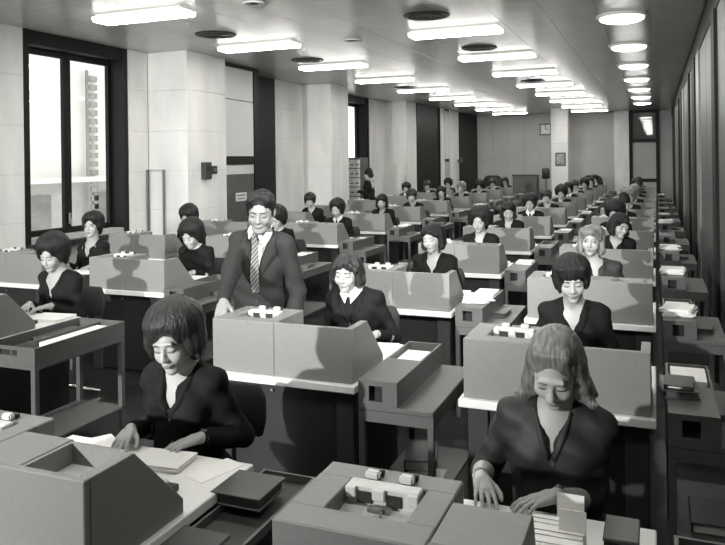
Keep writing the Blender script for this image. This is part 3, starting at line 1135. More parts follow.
def hair_field(H, style, h):
    sc = H.sc
    c = H.p((0, 0, 0))
    m = .235 * sc
    F = Field(c - m, c + m, h)
    R = H.Rn

    def E(q, r, k=.025, sub=False):
        F.ell(H.p(q), np.array(r) * sc, k * sc, R, sub)

    def K(a, b, ra, rb, k=.02, sub=False):
        F.rc(H.p(a), H.p(b), ra * sc, rb * sc, k * sc, sub)
    amp, nst = .0016, 38
    if style == 'bouffant':
        E((0, .025, .075), (.118, .125, .098))
        E((0, .055, .02), (.106, .090, .09))
        E((0, .06, -.06), (.07, .055, .05))
        for q in (-1, 1):
            E((q * .076, .006, .004), (.038, .058, .056))
        E((0, -.135, -.012), (.066, .094, .116), .012, True)
        K((-.05, -.052, .098), (.05, -.052, .098), .028, .028, .02)
    elif style == 'halo':                                            # bigger, rounder
        E((0, .025, .080), (.132, .130, .108))
        E((0, .050, .02), (.120, .092, .088))
        E((0, .06, -.06), (.075, .055, .05))
        for q in (-1, 1):
            E((q * .090, .008, .014), (.042, .060, .062))
        E((0, -.135, -.012), (.067, .094, .116), .012, True)
        K((-.055, -.050, .104), (.055, -.050, .104), .032, .032, .02)
    elif style == 'sweep':                                           # high crown, fringe swept across the brow
        E((.004, .022, .078), (.124, .125, .100))
        E((0, .058, .0), (.106, .088, .098))
        E((0, .06, -.07), (.075, .06, .05))
        for q in (-1, 1):
            E((q * .088, .004, .0), (.044, .064, .066))
        E((.008, -.135, -.010), (.066, .094, .118), .010, True)
        K((-.070, -.045, .090), (.0, -.060, .100), .026, .028, .02)
        K((-.015, -.072, .094), (-.062, -.066, .030), .024, .012, .02)
        K((-.05, -.070, .060), (-.078, -.052, -.012), .016, .010, .015)
        K((.0, -.060, .100), (.066, -.050, .055), .028, .018, .02)
        K((.092, .01, -.03), (.104, -.02, -.07), .032, .012, .02)
        K((-.092, .0, -.02), (-.104, -.03, -.055), .03, .010, .02)
        amp = .0022
    elif style == 'long':                                            # smooth crown, lengths flipping at the shoulders
        E((0, .030, .048), (.090, .106, .088))
        E((0, .065, -.02), (.096, .072, .10))
        E((0, .085, -.075), (.094, .048, .045))
        for q in (-1, 1):
            K((q * .074, .002, .035), (q * .082, -.006, -.05), .024, .030, .02)
            K((q * .082, -.006, -.05), (q * .088, -.006, -.088), .030, .030, .02)
            K((q * .088, -.006, -.088), (q * .118, -.030, -.108), .027, .014, .02)
            K((q * .118, -.030, -.108), (q * .138, -.044, -.092), .014, .005, .012)
            K((q * .08, .04, -.08), (q * .118, .02, -.115), .032, .014, .02)
        E((0, -.134, -.012), (.066, .097, .120), .010, True)
        K((-.040, -.036, .102), (.040, -.036, .102), .024, .024, .02)
        amp, nst = .0013, 56
    elif style == 'bob':
        E((0, .025, .055), (.096, .108, .086))
        E((0, .060, -.02), (.100, .075, .10))
        for q in (-1, 1):
            K((q * .078, .0, .03), (q * .088, -.012, -.07), .026, .032, .02)
            K((q * .088, -.012, -.07), (q * .078, -.045, -.092), .028, .012, .02)
        E((0, -.132, -.016), (.064, .094, .116), .012, True)
        K((-.065, -.045, .075), (.02, -.070, .080), .022, .020, .02)
        K((.02, -.070, .080), (.072, -.045, .03), .020, .016, .02)
    elif style == 'parted':
        E((0, .025, .045), (.088, .103, .084))
        E((0, .060, -.02), (.094, .075, .085))
        for q in (-1, 1):
            K((q * .070, -.02, .045), (q * .086, -.005, -.045), .024, .028, .02)
            E((q * .084, .012, -.055), (.032, .045, .036))
        E((0, -.134, -.030), (.064, .094, .110), .012, True)
        K((.018, -.066, .090), (-.072, -.048, .04), .015, .020, .015)
        K((.018, -.066, .090), (.074, -.048, .04), .015, .020, .015)
        amp, nst = .0036, 22
    elif style == 'crop':                                            # short, tousled, heavy fringe
        E((0, .020, .062), (.104, .112, .094))
        E((0, .050, .0), (.094, .082, .09))
        for q in (-1, 1):
            E((q * .074, -.01, .0), (.030, .05, .055))
            K((q * .076, -.045, .0), (q * .070, -.058, -.045), .014, .006, .012)
        E((0, -.138, -.045), (.067, .090, .098), .012, True)
        for i in range(6):
            x = -.06 + i * .024
            K((x, -.062, .090), (x * 1.05 + .006, -.090 + abs(x) * .35, .052 - .008 * (i % 2)), .024, .010, .015)
        amp = .003
    elif style == 'man':
        E((0, .020, .040), (.081, .099, .088))
        for q in (-1, 1):
            K((q * .074, -.02, .03), (q * .072, -.022, -.02), .012, .006, .012)
            K((q * .05, -.05, .09), (q * .066, -.02, .06), .022, .022, .02)
        K((-.04, -.035, .108), (.04, -.035, .110), .022, .022, .02)
        E((0, -.140, -.020), (.074, .106, .119), .010, True)
        E((0, -.03, -.10), (.12, .120, .092), .012, True)
        amp, nst = .0022, 44
    elif style == 'updo':
        E((0, .025, .055), (.090, .105, .086))
        E((0, .050, .125), (.068, .065, .045))
        E((0, .055, -.02), (.086, .07, .07))
        for q in (-1, 1):
            K((q * .074, -.01, .03), (q * .080, .005, -.03), .020, .018, .02)
        E((0, -.132, -.045), (.069, .092, .100), .012, True)
    Ri = H.Rn.T
    cc = np.array(H.c)

    def strands(X, Y, Z):
        x, y, z = X - cc[0], Y - cc[1], Z - cc[2]
        a = Ri[0][0] * x + Ri[0][1] * y + Ri[0][2] * z
        b = Ri[1][0] * x + Ri[1][1] * y + Ri[1][2] * z
        d_ = Ri[2][0] * x + Ri[2][1] * y + Ri[2][2] * z
        ph = np.arctan2(a, -(b - .03))
        rr = np.sqrt(a * a + b * b)
        wv = np.sin(ph * nst * .5 + 1.5 * np.sin(d_ * 17 + ph * 2)) * .6 + np.sin(ph * nst + 1.1 * np.sin(d_ * 29 + 1.3)) * .4
        lump = np.sin(31 * a + 2.1) * np.sin(27 * b + 11 * d_) + np.sin(24 * d_ + 19 * a + nst) * .7
        return amp * wv * np.clip(rr / .06, 0, 1) + (.0 if style == 'long' else .002 if style == 'man' else .0045) * lump
    F.warp(strands)
    return F


def face_parts(body, me, H, eyes='down', brow='hair_black', lip='lip', near=True):
    """brows, lashes or open eyes and lips laid on the face surface"""
    bv = BVHTree.FromPolygons([v.co for v in me.vertices], [tuple(p.vertices) for p in me.polygons])
    dv = H.dirv((0, 1, 0))

    def hit(x, z, off=0.0):
        o = Vector(H.p((x, -.20, z)))
        r = bv.ray_cast(o, dv, .3)
        p = r[0] if r[0] is not None else Vector(H.p((x, -.09, z)))
        return p - dv * (off * H.sc)

    def ribbon(name, pts, rad, m):
        MB().tube([hit(x, z, .0004) for x, z in pts], [q * H.sc for q in rad], 6).build(name, m, body, True)

    def patch(name, cx, cz, rx, rz, m, off, n=12):
        bm = bmesh.new()
        c0 = bm.verts.new(hit(cx, cz, off * 1.3))
        rings = []
        for f_ in (.6, 1.0):
            rings.append([bm.verts.new(hit(cx + rx * f_ * math.cos(2 * PI * i / n), cz + rz * f_ * math.sin(2 * PI * i / n), off if f_ < 1 else off * .3))
                          for i in range(n)])
        for i in range(n):
            j = (i + 1) % n
            bm.faces.new((c0, rings[0][i], rings[0][j]))
            bm.faces.new((rings[0][i], rings[1][i], rings[1][j], rings[0][j]))
        mb = MB()
        mb.bm.free()
        mb.bm = bm
        mb.build(name, m, body, True)
    for q in (-1, 1):
        ribbon('eyebrow', [(q * .013, .026), (q * .026, .0305), (q * .038, .030), (q * .050, .023)], (.0016, .0026, .0024, .001), brow)
        if eyes == 'down':
            ribbon('eyelash', [(q * .015, .001), (q * .024, -.0035), (q * .033, -.0050), (q * .042, -.0028), (q * .050, .003)],
                   (.0009, .0020, .0024, .0022, .001), 'ink')
        else:
            patch('eye', q * .0325, .0075, .0145, .0065, 'eye_white', .0008)
            patch('iris', q * .0325, .0075, .0062, .0066, 'ink', .0018)
            ribbon('eyelash', [(q * .016, .007), (q * .024, .0135), (q * .034, .015), (q * .043, .012), (q * .050, .006)],
                   (.0009, .0018, .0022, .002, .001), 'ink')
    patch('upper_lip', 0, -.0542, .0195, .0034, lip, .0010)
    patch('lower_lip', 0, -.0622, .0165, .0038, lip, .0010)


def make_woman(name='person', head=(0, -.115, 1.150), yaw=0, pitch=22, roll=0, hair='bouffant', hairm='hair_black', cloth='smock',
               rh=(-.17, -.26, .785), lh=(.17, -.26, .785), rdir=(.25, -1, -.1), ldir=(-.25, -1, -.1), lean=.0, near=True, sleeve=.88,
               neckline='v', eyes='down', skin='skin', collar=None, vdepth=.875, watch=None, bracelet=None, buttons=True, legs=True,
               sx=0.0, hsc=1.0, brow=None, lapel=1.0, face=None):
    """seated woman, facing -y, root on the floor under the hips"""
    t = empty(name)
    hh = .0042 if near else .0058 if face else .0085
    ah = .0048 if near else .008
    ch = .011 if near else .015
    H = Head(head, yaw, pitch, roll, 1.0 * hsc)
    neck = np.array((head[0] * .55 + sx * .5, -.055 - lean, 1.035))
    chestc, chestr = (sx, -.045 - lean * .8, .89), (.145, .095, .155)
    sh = {q: np.array((q * .152 + sx, -.045 - lean, .968)) for q in (-1, 1)}
    parts = []
    HF = head_field(H, neck, (chestc, chestr), hh)
    hv = HF.mesh()
    parts.append(hv)
    elb = {}
    hands = {-1: (rh, rdir), 1: (lh, ldir)}
    for q in (-1, 1):
        w_, dv = hands[q]
        e = np.array(ik(sh[q], w_, .275, .245, (q * .30, .80, -.60)))
        elb[q] = e
        lo = np.minimum(np.minimum(e, w_), np.array(w_) + np.array(Vector(dv).normalized()) * .19) - .05
        hi = np.maximum(np.maximum(e, w_), np.array(w_) + np.array(Vector(dv).normalized()) * .19) + .05
        F = Field(lo, hi, ah)
        F.rc(e, e + (np.array(w_) - e) * .4, .036, .036, .01)
        F.rc(e + (np.array(w_) - e) * .4, w_, .036, .0225, .01)
        hand_prims(F, w_, dv, (0, 0, 1), -q, .93,
                   curl=(.30, .38, .42, .48) if near else (.4, .4, .4, .4))
        parts.append(F.mesh())
    if legs:
        F = Field((-.2, -.66, 0), (.2, -.2, .6), .014)
        for q in (-1, 1):
            F.rc((q * .085, -.36, .52), (q * .085, -.43, .49), .058, .056)
            F.rc((q * .085, -.43, .49), (q * .09, -.37, .26), .054, .052)
            F.rc((q * .09, -.37, .26), (q * .09, -.38, .09), .05, .034)
            F.rc((q * .09, -.38, .075), (q * .095, -.50, .035), .034, .024)
        parts.append(F.mesh())
    me = join_mesh('body', parts)
    body = mobj('body', me, skin, t, True)
    if legs:
        for q in (-1, 1):
            F = Field((q * .09 - .06, -.6, -.005), (q * .09 + .06, -.3, .1), .010)
            F.rc((q * .09, -.36, .045), (q * .09, -.40, .04), .036, .036, .01)
            F.rc((q * .09, -.40, .040), (q * .096, -.53, .030), .037, .026, .02)
            mobj('shoe', join_mesh('shoe', [F.mesh()]), 'shoe', t, True)
    # smock
    zmax = 1.10
    F = Field((-.40, -.62, .36), (.40, .34, zmax), ch)
    F.ell((sx, -.035 - lean * .8, .885), (.162, .112, .165), .03)
    for q in (-1, 1):
        F.ell((q * .070 + sx, -.108 - lean * .8, .868), (.066, .050, .064), .05)
    F.ell((sx * .5, -.025 - lean * .5, .70), (.155, .122, .17), .06)
    F.ell((0, .02, .545), (.18, .145, .105), .05)
    F.rc(sh[-1] + (.02, 0, -.006), sh[1] - (.02, 0, .006), .047, .047, .035)
    for q in (-1, 1):
        F.rc(neck + (q * .03, .008, -.026), sh[q] + (0, 0, .004), .042, .042, .04)
        e = elb[q]
        w_ = np.array(hands[q][0])
        F.rc(sh[q] + (-q * .006, 0, -.010), e, .046, .044, .05)
        if sleeve > .3:
            ee = e + (w_ - e) * sleeve
            F.rc(e, ee, .046, .036, .015)
        else:
            F.rc(e + (sh[q] - e) * .15, e + (w_ - e) * sleeve, .052, .054, .02)
        F.rc((q * .09, -.02, .54), (q * .082, -.40, .535), .095, .066, .04)
    zv = vdepth
    yv = -.02 - lean * .9
    if neckline == 'v':
        F.fn(lambda X, Y, Z: np.maximum(np.maximum(np.abs(X - sx) * .92 - (Z - zv) * .27 - .002, Y - yv + 0 * Z), zv - Z + 0 * X),
             (-.15, -.35, zv), (.15, .05, zmax), .006)
    F.rc(neck + (0, 0, -.03), neck + (0, -.015, .12), .058, .062, .008, True)
    rs = np.random.RandomState(int(abs(head[0] * 1e4)) + 3)
    a1, a2 = rs.uniform(0, 6, 2)
    F.warp(lambda X, Y, Z: .0035 * np.sin(26 * X + 30 * Z + a1 + 3 * np.sin(14 * Z)) + .003 * np.sin(38 * Z - 22 * X + a2 + 2 * np.sin(18 * X + 9 * Y)))
    sm = mobj('smock', join_mesh('smock', [F.mesh()]), cloth, t, True)
    # lapels: flat turned-back collar following the neckline
    if neckline == 'v':
        bv = BVHTree.FromPolygons([v.co for v in sm.data.vertices], [tuple(p.vertices) for p in sm.data.polygons])
        for q in (-1, 1):
            bm = bmesh.new()
            rows = []
            for i in range(7):
                u = i / 6.0
                zi = zv - .01 + (1.035 - zv) * u
                xi = sx + q * (.004 + (zi - zv) * .30)
                wdt = .010 + .034 * lapel * math.sin(min(1, u * 1.15) * PI * .75)
                row = []
                for j in range(4):
                    x = xi + q * wdt * j / 3.0
                    z = zi - .012 * j / 3.0
                    r = bv.ray_cast(Vector((x, -.5, z)), Vector((0, 1, 0)), .8)
                    y = r[0].y if r[0] is not None else -.05
                    row.append(Vector((x, min(y, .02) - .0025 - .0015 * math.sin(j / 3 * PI), z)))
                rows.append(row)
            vv = [[bm.verts.new(p) for p in row] for row in rows]
            fs = [bm.faces.new((vv[i][j], vv[i][j + 1], vv[i + 1][j + 1], vv[i + 1][j])) for i in range(6) for j in range(3)]
            bmesh.ops.recalc_face_normals(bm, faces=fs)
            bmesh.ops.solidify(bm, geom=fs, thickness=.003)
            mb = MB()
            mb.bm.free()
            mb.bm = bm
            mb.build('lapel', cloth, sm, True)
        if buttons and near:
            for zz in (zv - .03, zv - .125, zv - .21):
                r = bv.ray_cast(Vector((sx + .004, -.5, zz)), Vector((0, 1, 0)), .8)
                if r[0] is not None:
                    p = r[0]
                    MB().tube([(p.x, p.y + .002, p.z), (p.x, p.y - .004, p.z)], .0075, 10).build('button', 'button', sm)
    if collar == 'shirt':
        F = Field(neck - (.17, .2, .24), neck + (.17, .14, .05), .009)
        F.ell(chestc, np.array(chestr) + .006, .03)
        mobj('waistcoat', join_mesh('waistcoat', [F.mesh()]), cloth, t, True)
        for q in (-1, 1):
            n = neck
            mb = MB()
            a = Vector(n) + Vector((q * .058, .0, .018))
            pts = [Vector((q * .058, .01, .035)), Vector((q * .040, -.055, .025)), Vector((q * .004, -.070, -.005)),
                   Vector((q * .020, -.098, -.085)), Vector((q * .066, -.070, -.030)), Vector((q * .076, .005, .005))]
            bm = mb.bm
            vv = [bm.verts.new(Vector(n) + p) for p in pts]
            fs = [bm.faces.new((vv[0], vv[1], vv[4], vv[5])), bm.faces.new((vv[1], vv[2], vv[3], vv[4]))]
            bmesh.ops.recalc_face_normals(bm, faces=fs)
            bmesh.ops.solidify(bm, geom=fs, thickness=.004)
            mb.build('shirt_collar', 'shirt', t)
    if collar == 'knit':
        F = Field(neck - (.17, .2, .22), neck + (.17, .14, .09), .008)
        F.rc(neck + (0, -.005, -.03), neck + (0, -.02, .055), .061, .060, .02)
        F.ell(chestc, np.array(chestr) + .008, .03)
        mobj('jumper', join_mesh('jumper', [F.mesh()]), 'knit', t, True)
    HA = hair_field(H, hair, .0052 if near else .0095)
    mobj('hair', join_mesh('hair', [HA.mesh()]), hairm, t, True)
    if near or face:
        face_parts(body, join_tmp(hv), H, eyes, brow or hairm)
    for side, item in ((-1, bracelet), (1, watch)):
        if item:
            w_ = np.array(hands[side][0])
            e = elb[side]
            ax = Vector(w_ - e).normalized()
            c_ = Vector(w_) - ax * .012
            u_ = ax.orthogonal().normalized()
            v_ = ax.cross(u_)
            ring = [c_ + (u_ * math.cos(2 * PI * i / 20) + v_ * math.sin(2 * PI * i / 20)) * .0275 for i in range(21)]
            MB().tube(ring, .004, 6).build(item, 'watch', t, True)
            if item == 'wristwatch':
                up = Vector((0, 0, 1)) - ax * ax.z
                up.normalize()
                MB().tube([c_ + up * .026, c_ + up * .034], .013, 14).build('watch_case', 'chrome', t)
    return t


def join_tmp(vf):
    me = join_mesh('tmp', [vf])
    return me


def make_man():
    """standing man in a tweed jacket, leaning slightly, right hand on the punch"""
    t = empty('person')
    H = Head((.19, -.205, 1.565), 18, 20, 4, 1.05)
    neck = np.array((.155, -.125, 1.445))
    chestc, chestr = (.12, -.075, 1.25), (.165, .10, .18)
    parts = []
    hv = head_field(H, neck, (chestc, chestr), .0042, True).mesh()
    parts.append(hv)
    sh = {-1: np.array((-.045, -.085, 1.365)), 1: np.array((.295, -.10, 1.355))}
    wr = {-1: np.array((.155, -.585, 1.075)), 1: np.array((.375, -.17, .80))}
    dirs = {-1: (.25, -.75, -.75), 1: (.02, -.25, -1)}
    ups = {-1: (0, -.55, .8), 1: (1, -.1, 0)}
    elb = {-1: np.array(ik(sh[-1], wr[-1], .315, .28, (-.55, .4, -.7))), 1: np.array(ik(sh[1], wr[1], .315, .28, (.15, .9, 0)))}
    for q in (-1, 1):
        e, w_ = elb[q], wr[q]
        tip = w_ + np.array(Vector(dirs[q]).normalized()) * .2
        F = Field(np.minimum(np.minimum(e, w_), tip) - .06, np.maximum(np.maximum(e, w_), tip) + .06, .005)
        F.rc(e, w_, .042, .027, .01)
        hand_prims(F, w_, dirs[q], ups[q], -q, 1.08, curl=(.5, .55, .6, .62) if q < 0 else (.35, .4, .45, .5))
        parts.append(F.mesh())
    body = mobj('body', join_mesh('body', parts), 'skin_tan', t, True)
    # jacket
    F = Field((-.40, -.75, .68), (.58, .25, 1.52), .010)
    F.ell((.12, -.065, 1.25), (.185, .125, .19), .03)
    F.ell((.07, -.03, 1.02), (.185, .135, .24), .05)
    F.ell((.03, .0, .84), (.185, .135, .13), .05)
    F.rc(sh[-1] + (.02, 0, -.005), sh[1] - (.02, 0, .005), .056, .056, .04)
    for q in (-1, 1):
        F.rc(neck + (q * .04, .01, -.025), sh[q], .040, .054, .035)
        F.rc(sh[q], elb[q], .061, .055, .025)
        F.rc(elb[q], elb[q] + (wr[q] - elb[q]) * .95, .055, .042, .02)
    zv, sx = 1.12, .125

    F.fn(lambda X, Y, Z: np.maximum(np.maximum(np.abs(X - sx - (Z - zv) * .08) * .9 - (Z - zv) * .22, Y + .06 + 0 * Z), zv - Z + 0 * X),
         (-.1, -.4, zv), (.35, .05, 1.52), .006)
    F.fn(lambda X, Y, Z: np.maximum(np.maximum(np.abs(X - .10) * .9 - (.82 - Z) * .22, Y + .06 + 0 * Z), Z - .82 + 0 * X),
         (-.1, -.4, .68), (.35, .05, .82), .006)
    F.rc(neck + (0, 0, -.03), neck + (0, -.02, .12), .066, .07, .008, True)
    F.warp(lambda X, Y, Z: .004 * np.sin(22 * X + 26 * Z + 3 * np.sin(12 * Z)) + .003 * np.sin(34 * Z - 20 * X + 2 * np.sin(16 * X + 9 * Y)))
    jk = mobj('jacket', join_mesh('jacket', [F.mesh()]), 'suit', t, True)
    bv = BVHTree.FromPolygons([v.co for v in jk.data.vertices], [tuple(p.vertices) for p in jk.data.polygons])

    def front(x, z, off=.004):
        r = bv.ray_cast(Vector((x, -1.2, z)), Vector((0, 1, 0)), 1.5)
        y = r[0].y if r[0] is not None and r[0].y > -.30 else -.12
        return Vector((x, y - off, z))
    for q in (-1, 1):
        bm = bmesh.new()
        rows = []
        for i in range(9):
            u = i / 8.0
            zi = zv + (1.44 - zv) * u
            xi = sx + (zi - zv) * .08 + q * (.002 + (zi - zv) * .26)
            wd = .010 + (.075 * u / .68 if u < .68 else .055 - .03 * (u - .68) / .32)
            rows.append([bm.verts.new(front(xi + q * wd * j / 3, zi - .015 * j / 3, .005 + .004 * math.sin(j / 3 * PI))) for j in range(4)])
        fs = [bm.faces.new((rows[i][j], rows[i][j + 1], rows[i + 1][j + 1], rows[i + 1][j])) for i in range(8) for j in range(3)]
        bmesh.ops.recalc_face_normals(bm, faces=fs)
        bmesh.ops.solidify(bm, geom=fs, thickness=.004)
        mb = MB()
        mb.bm.free()
        mb.bm = bm
        mb.build('lapel', 'suit', jk, True)
    for zz in (1.09, .99, .90):
        p = front(.125, zz, .0)
        MB().tube([(p.x, p.y + .002, p.z), (p.x, p.y - .005, p.z)], .010, 12).build('button', 'button', jk)
    p = front(.245, 1.30, .010)
    MB().tube([(p.x, p.y + .004, p.z), (p.x, p.y - .004, p.z)], .006, 10).build('lapel_pin', 'chrome', jk)
    # shirt and tie
    F = Field((-.08, -.26, 1.0), (.36, .1, 1.53), .008)
    F.ell((.125, -.07, 1.24), (.118, .112, .185), .03)
    F.rc(neck + (0, 0, -.05), neck + (0, -.02, .02), .064, .066, .02)
    mobj('shirt', join_mesh('shirt', [F.mesh()]), 'shirt', t, True)
    for q in (-1, 1):
        mb = MB()
        n = Vector(neck)
        pts = [Vector((q * .068, .0, .045)), Vector((q * .045, -.068, .03)), Vector((q * .006, -.088, -.005)),
               Vector((q * .036, -.105, -.055)), Vector((q * .060, -.075, -.005)), Vector((q * .068, .0, .014))]
        vv = [mb.bm.verts.new(n + p) for p in pts]
        fs = [mb.bm.faces.new((vv[0], vv[1], vv[4], vv[5])), mb.bm.faces.new((vv[1], vv[2], vv[3], vv[4]))]
        bmesh.ops.recalc_face_normals(mb.bm, faces=fs)
        bmesh.ops.solidify(mb.bm, geom=fs, thickness=.004)
        mb.build('shirt_collar', 'shirt', t)
    mb = MB()
    n = Vector(neck)
    mb.bm.free()
    bm = bmesh.new()
    prof = [(.019, 1.432, -.222), (.012, 1.405, -.222), (.020, 1.36, -.212), (.026, 1.26, -.205), (.030, 1.14, -.198), (.022, 1.05, -.17)]
    L = [bm.verts.new((.155 - (1.45 - z) * .08 - w_, y, z)) for w_, z, y in prof]
    Rr = [bm.verts.new((.155 - (1.45 - z) * .08 + w_, y, z)) for w_, z, y in prof]
    fs = [bm.faces.new((L[i], Rr[i], Rr[i + 1], L[i + 1])) for i in range(len(prof) - 1)]
    bmesh.ops.recalc_face_normals(bm, faces=fs)
    bmesh.ops.solidify(bm, geom=fs, thickness=.008)
    mb.bm = bm
    mb.build('tie', 'tie', t)
    # trousers and shoes
    F = Field((-.3, -.25, .03), (.3, .25, .98), .014)
    F.ell((.0, 0, .88), (.160, .115, .12), .05)
    for q in (-1, 1):
        F.rc((q * .095, 0, .86), (q * .105, .0, .48), .095, .07, .05)
        F.rc((q * .105, 0, .48), (q * .11, .02, .08), .068, .056, .03)
    mobj('trousers', join_mesh('trousers', [F.mesh()]), 'trousers', t, True)
    for q in (-1, 1):
        F = Field((q * .11 - .08, -.28, -.005), (q * .11 + .08, .14, .13), .012)
        F.rc((q * .11, .05, .05), (q * .115, -.03, .05), .045, .045, .02)
        F.rc((q * .115, -.03, .045), (q * .125, -.18, .035), .046, .033, .02)
        mobj('shoe', join_mesh('shoe', [F.mesh()]), 'shoe', t, True)
    mobj('hair', join_mesh('hair', [hair_field(H, 'man', .0052).mesh()]), 'hair_black', t, True)
    face_parts(body, join_tmp(hv), H, 'down', 'hair_black', 'skin_tan')
    return t


def make_clerk():
    """woman standing in profile at the card cabinet, facing -x with one arm out"""
    t = empty('person')
    H = Head((0, -.03, 1.52), -75, 18, 0)
    neck = np.array((0, 0, 1.40))
    parts = [head_field(H, neck, ((0, 0, 1.25), (.14, .1, .15)), .008).mesh()]
    F = Field((-.55, -.25, .85), (.3, .2, 1.4), .010)
    F.rc((-.12, -.12, 1.12), (-.32, -.10, 1.14), .036, .024, .01)
    hand_prims(F, (-.32, -.10, 1.14), (-1, .1, 0), (0, 0, 1), 1, .95)
    parts.append(F.mesh())
    F = Field((-.25, -.2, 0), (.25, .2, .7), .014)
    for q in (-.075, .075):
        F.rc((0, q, .6), (0, q, .3), .055, .052)
        F.rc((0, q, .3), (.02, q, .08), .05, .034)
        F.rc((.02, q, .05), (-.1, q, .03), .036, .024)
    parts.append(F.mesh())
    mobj('body', join_mesh('body', parts), 'skin', t, True)
    F = Field((-.35, -.3, .45), (.35, .3, 1.46), .014)
    F.ell((0, 0, 1.24), (.115, .16, .17), .03)
    F.ell((-.07, 0, 1.24), (.08, .12, .08), .04)
    F.ell((0, 0, 1.05), (.11, .135, .15), .05)
    F.rc((0, 0, .92), (0, 0, .58), .165, .175, .05)
    F.rc((0, -.15, 1.345), (0, .15, 1.345), .05, .05, .04)
    F.rc((0, -.16, 1.34), (-.02, -.17, 1.09), .056, .046, .03)
    F.rc((-.02, -.17, 1.09), (-.22, -.11, 1.13), .046, .038, .02)
    F.rc((0, .16, 1.34), (.03, .18, 1.08), .056, .046, .03)
    F.rc((.03, .18, 1.08), (-.12, .14, 1.0), .046, .036, .02)
    F.rc(neck + (0, 0, -.02), neck + (0, 0, .12), .055, .06, .008, True)
    F.warp(lambda X, Y, Z: .004 * np.sin(22 * Y + 26 * Z + 3 * np.sin(12 * Z)))
    mobj('smock', join_mesh('smock', [F.mesh()]), 'smock', t, True)
    mobj('hair', join_mesh('hair', [hair_field(H, 'updo', .009).mesh()]), 'hair_black', t, True)
    return t


# ---- the near figures, each built for itself; offsets are from the middle of her place at the desk
def seat(li, k, dx=0.0, dy=0.0):
    return (LINES[li][0] + DW / 2 + dx, rowy(k) + 1.12 + dy, 0)


NEAR = {
    (3, 0): (dict(hair='sweep', hairm='hair_brown', head=(.02, -.15, 1.145), yaw=6, pitch=16, roll=-5, rh=(-.145, -.225, .792), lh=(.175, -.20, .79),
                  rdir=(.30, -1, -.12), ldir=(-.75, -.8, -.15), watch='wristwatch', vdepth=.86, lean=.02),
             'woman with high swept dark hair reading papers in the left foreground', 0, 0),
    (4, 0): (dict(hair='long', hairm='hair_blonde', head=(.015, -.165, 1.162), yaw=-3, pitch=32, roll=2, cloth='smock_satin', sleeve=.12, rh=(-.225, -.235, .795), lh=(.03, -.275, .79),
                  rdir=(.35, -1, -.12), ldir=(-.85, -.55, -.10), watch='wristwatch', bracelet='bracelet', vdepth=.88, lean=.03, brow='hair_fair', lapel=.35),
             'fair-haired woman with hair flipping at the shoulders, in the right foreground', .11, .05),
    (3, 1): (dict(hair='parted', hairm='hair_brown', head=(-.02, -.13, 1.145), yaw=2, pitch=10, roll=3, collar='shirt', rh=(-.15, -.27, .79), lh=(.22, -.24, .79), vdepth=.85),
             'woman in dark smock with white shirt collar seated beside the standing man', 0, .0),
    (4, 1): (dict(hair='crop', hairm='hair_black', head=(.0, -.14, 1.165), yaw=8, pitch=14, roll=-3, cloth='smock', rh=(-.17, -.27, .79), lh=(.17, -.27, .79), vdepth=.84),
             'woman with short tousled black hair behind the fair-haired woman', -.01, 0),
    (4, 2): (dict(hair='bob', hairm='hair_fair', head=(-.03, -.10, 1.185), yaw=-4, pitch=2, roll=4, eyes='open', cloth='smock_grey', vdepth=.87),
             'fair bobbed woman looking up, behind the woman with short black hair', -.02, .0),
    (3, 2): (dict(hair='bob', hairm='hair_black', head=(.0, -.11, 1.17), yaw=-12, pitch=9, roll=-5, eyes='down', vdepth=.84),
             'dark bobbed woman bent forward in the middle of the room', .0, .0),
    (2, 1): (dict(hair='halo', hairm='hair_black', head=(.0, -.12, 1.155), yaw=6, pitch=16, collar='knit', rh=(-.10, -.26, .795), lh=(.12, -.27, .795),
                  rdir=(.5, -1, -.1), ldir=(-.8, -.7, -.1), watch='wristwatch', vdepth=.83),
             'bouffant woman with both hands on a document at the left edge', 0, .05),
    (1, 2): (dict(hair='bouffant', hairm='hair_black', head=(.02, -.08, 1.19), yaw=14, pitch=2, roll=-3, eyes='open', collar='knit', vdepth=.85),
             'bouffant woman looking towards the camera in front of the window', .05, .05),
    (2, 2): (dict(hair='halo', hairm='hair_black', head=(.01, -.14, 1.13), yaw=-6, pitch=22, neckline='high', rh=(-.1, -.27, .79), lh=(.12, -.28, .79)),
             'bouffant woman in high-necked black smock bending over papers, left of the man', .03, .0),
    (3, 3): (dict(hair='halo', hairm='hair_black', head=(.0, -.10, 1.165), yaw=-6, pitch=8, eyes='down', vdepth=.85),
             'woman with very large round black hairdo behind the dark bobbed woman', .0, .0),
    (4, 3): (dict(hair='bob', hairm='hair_black', head=(.05, -.14, 1.15), yaw=34, pitch=14, roll=6, eyes='down', vdepth=.86),
             'dark-haired woman turned towards the right wall, behind the fair bobbed woman', .04, 0),
}
for (li, k), (opt, label, dx, dy) in NEAR.items():
    p = make_woman(**opt)
    p.location = seat(li, k, dx, dy)
    tag(p, label, 'person', 'seated operators')

man = make_man()
man.location = (-2.47, 4.18, 0)
tag(man, 'man in tweed jacket and striped tie standing with hand on a punch', 'person')
clerk = make_clerk()
clerk.location = (-6.44, 16.45, 0)
tag(clerk, 'woman standing in profile at the card cabinet by the far window', 'person')

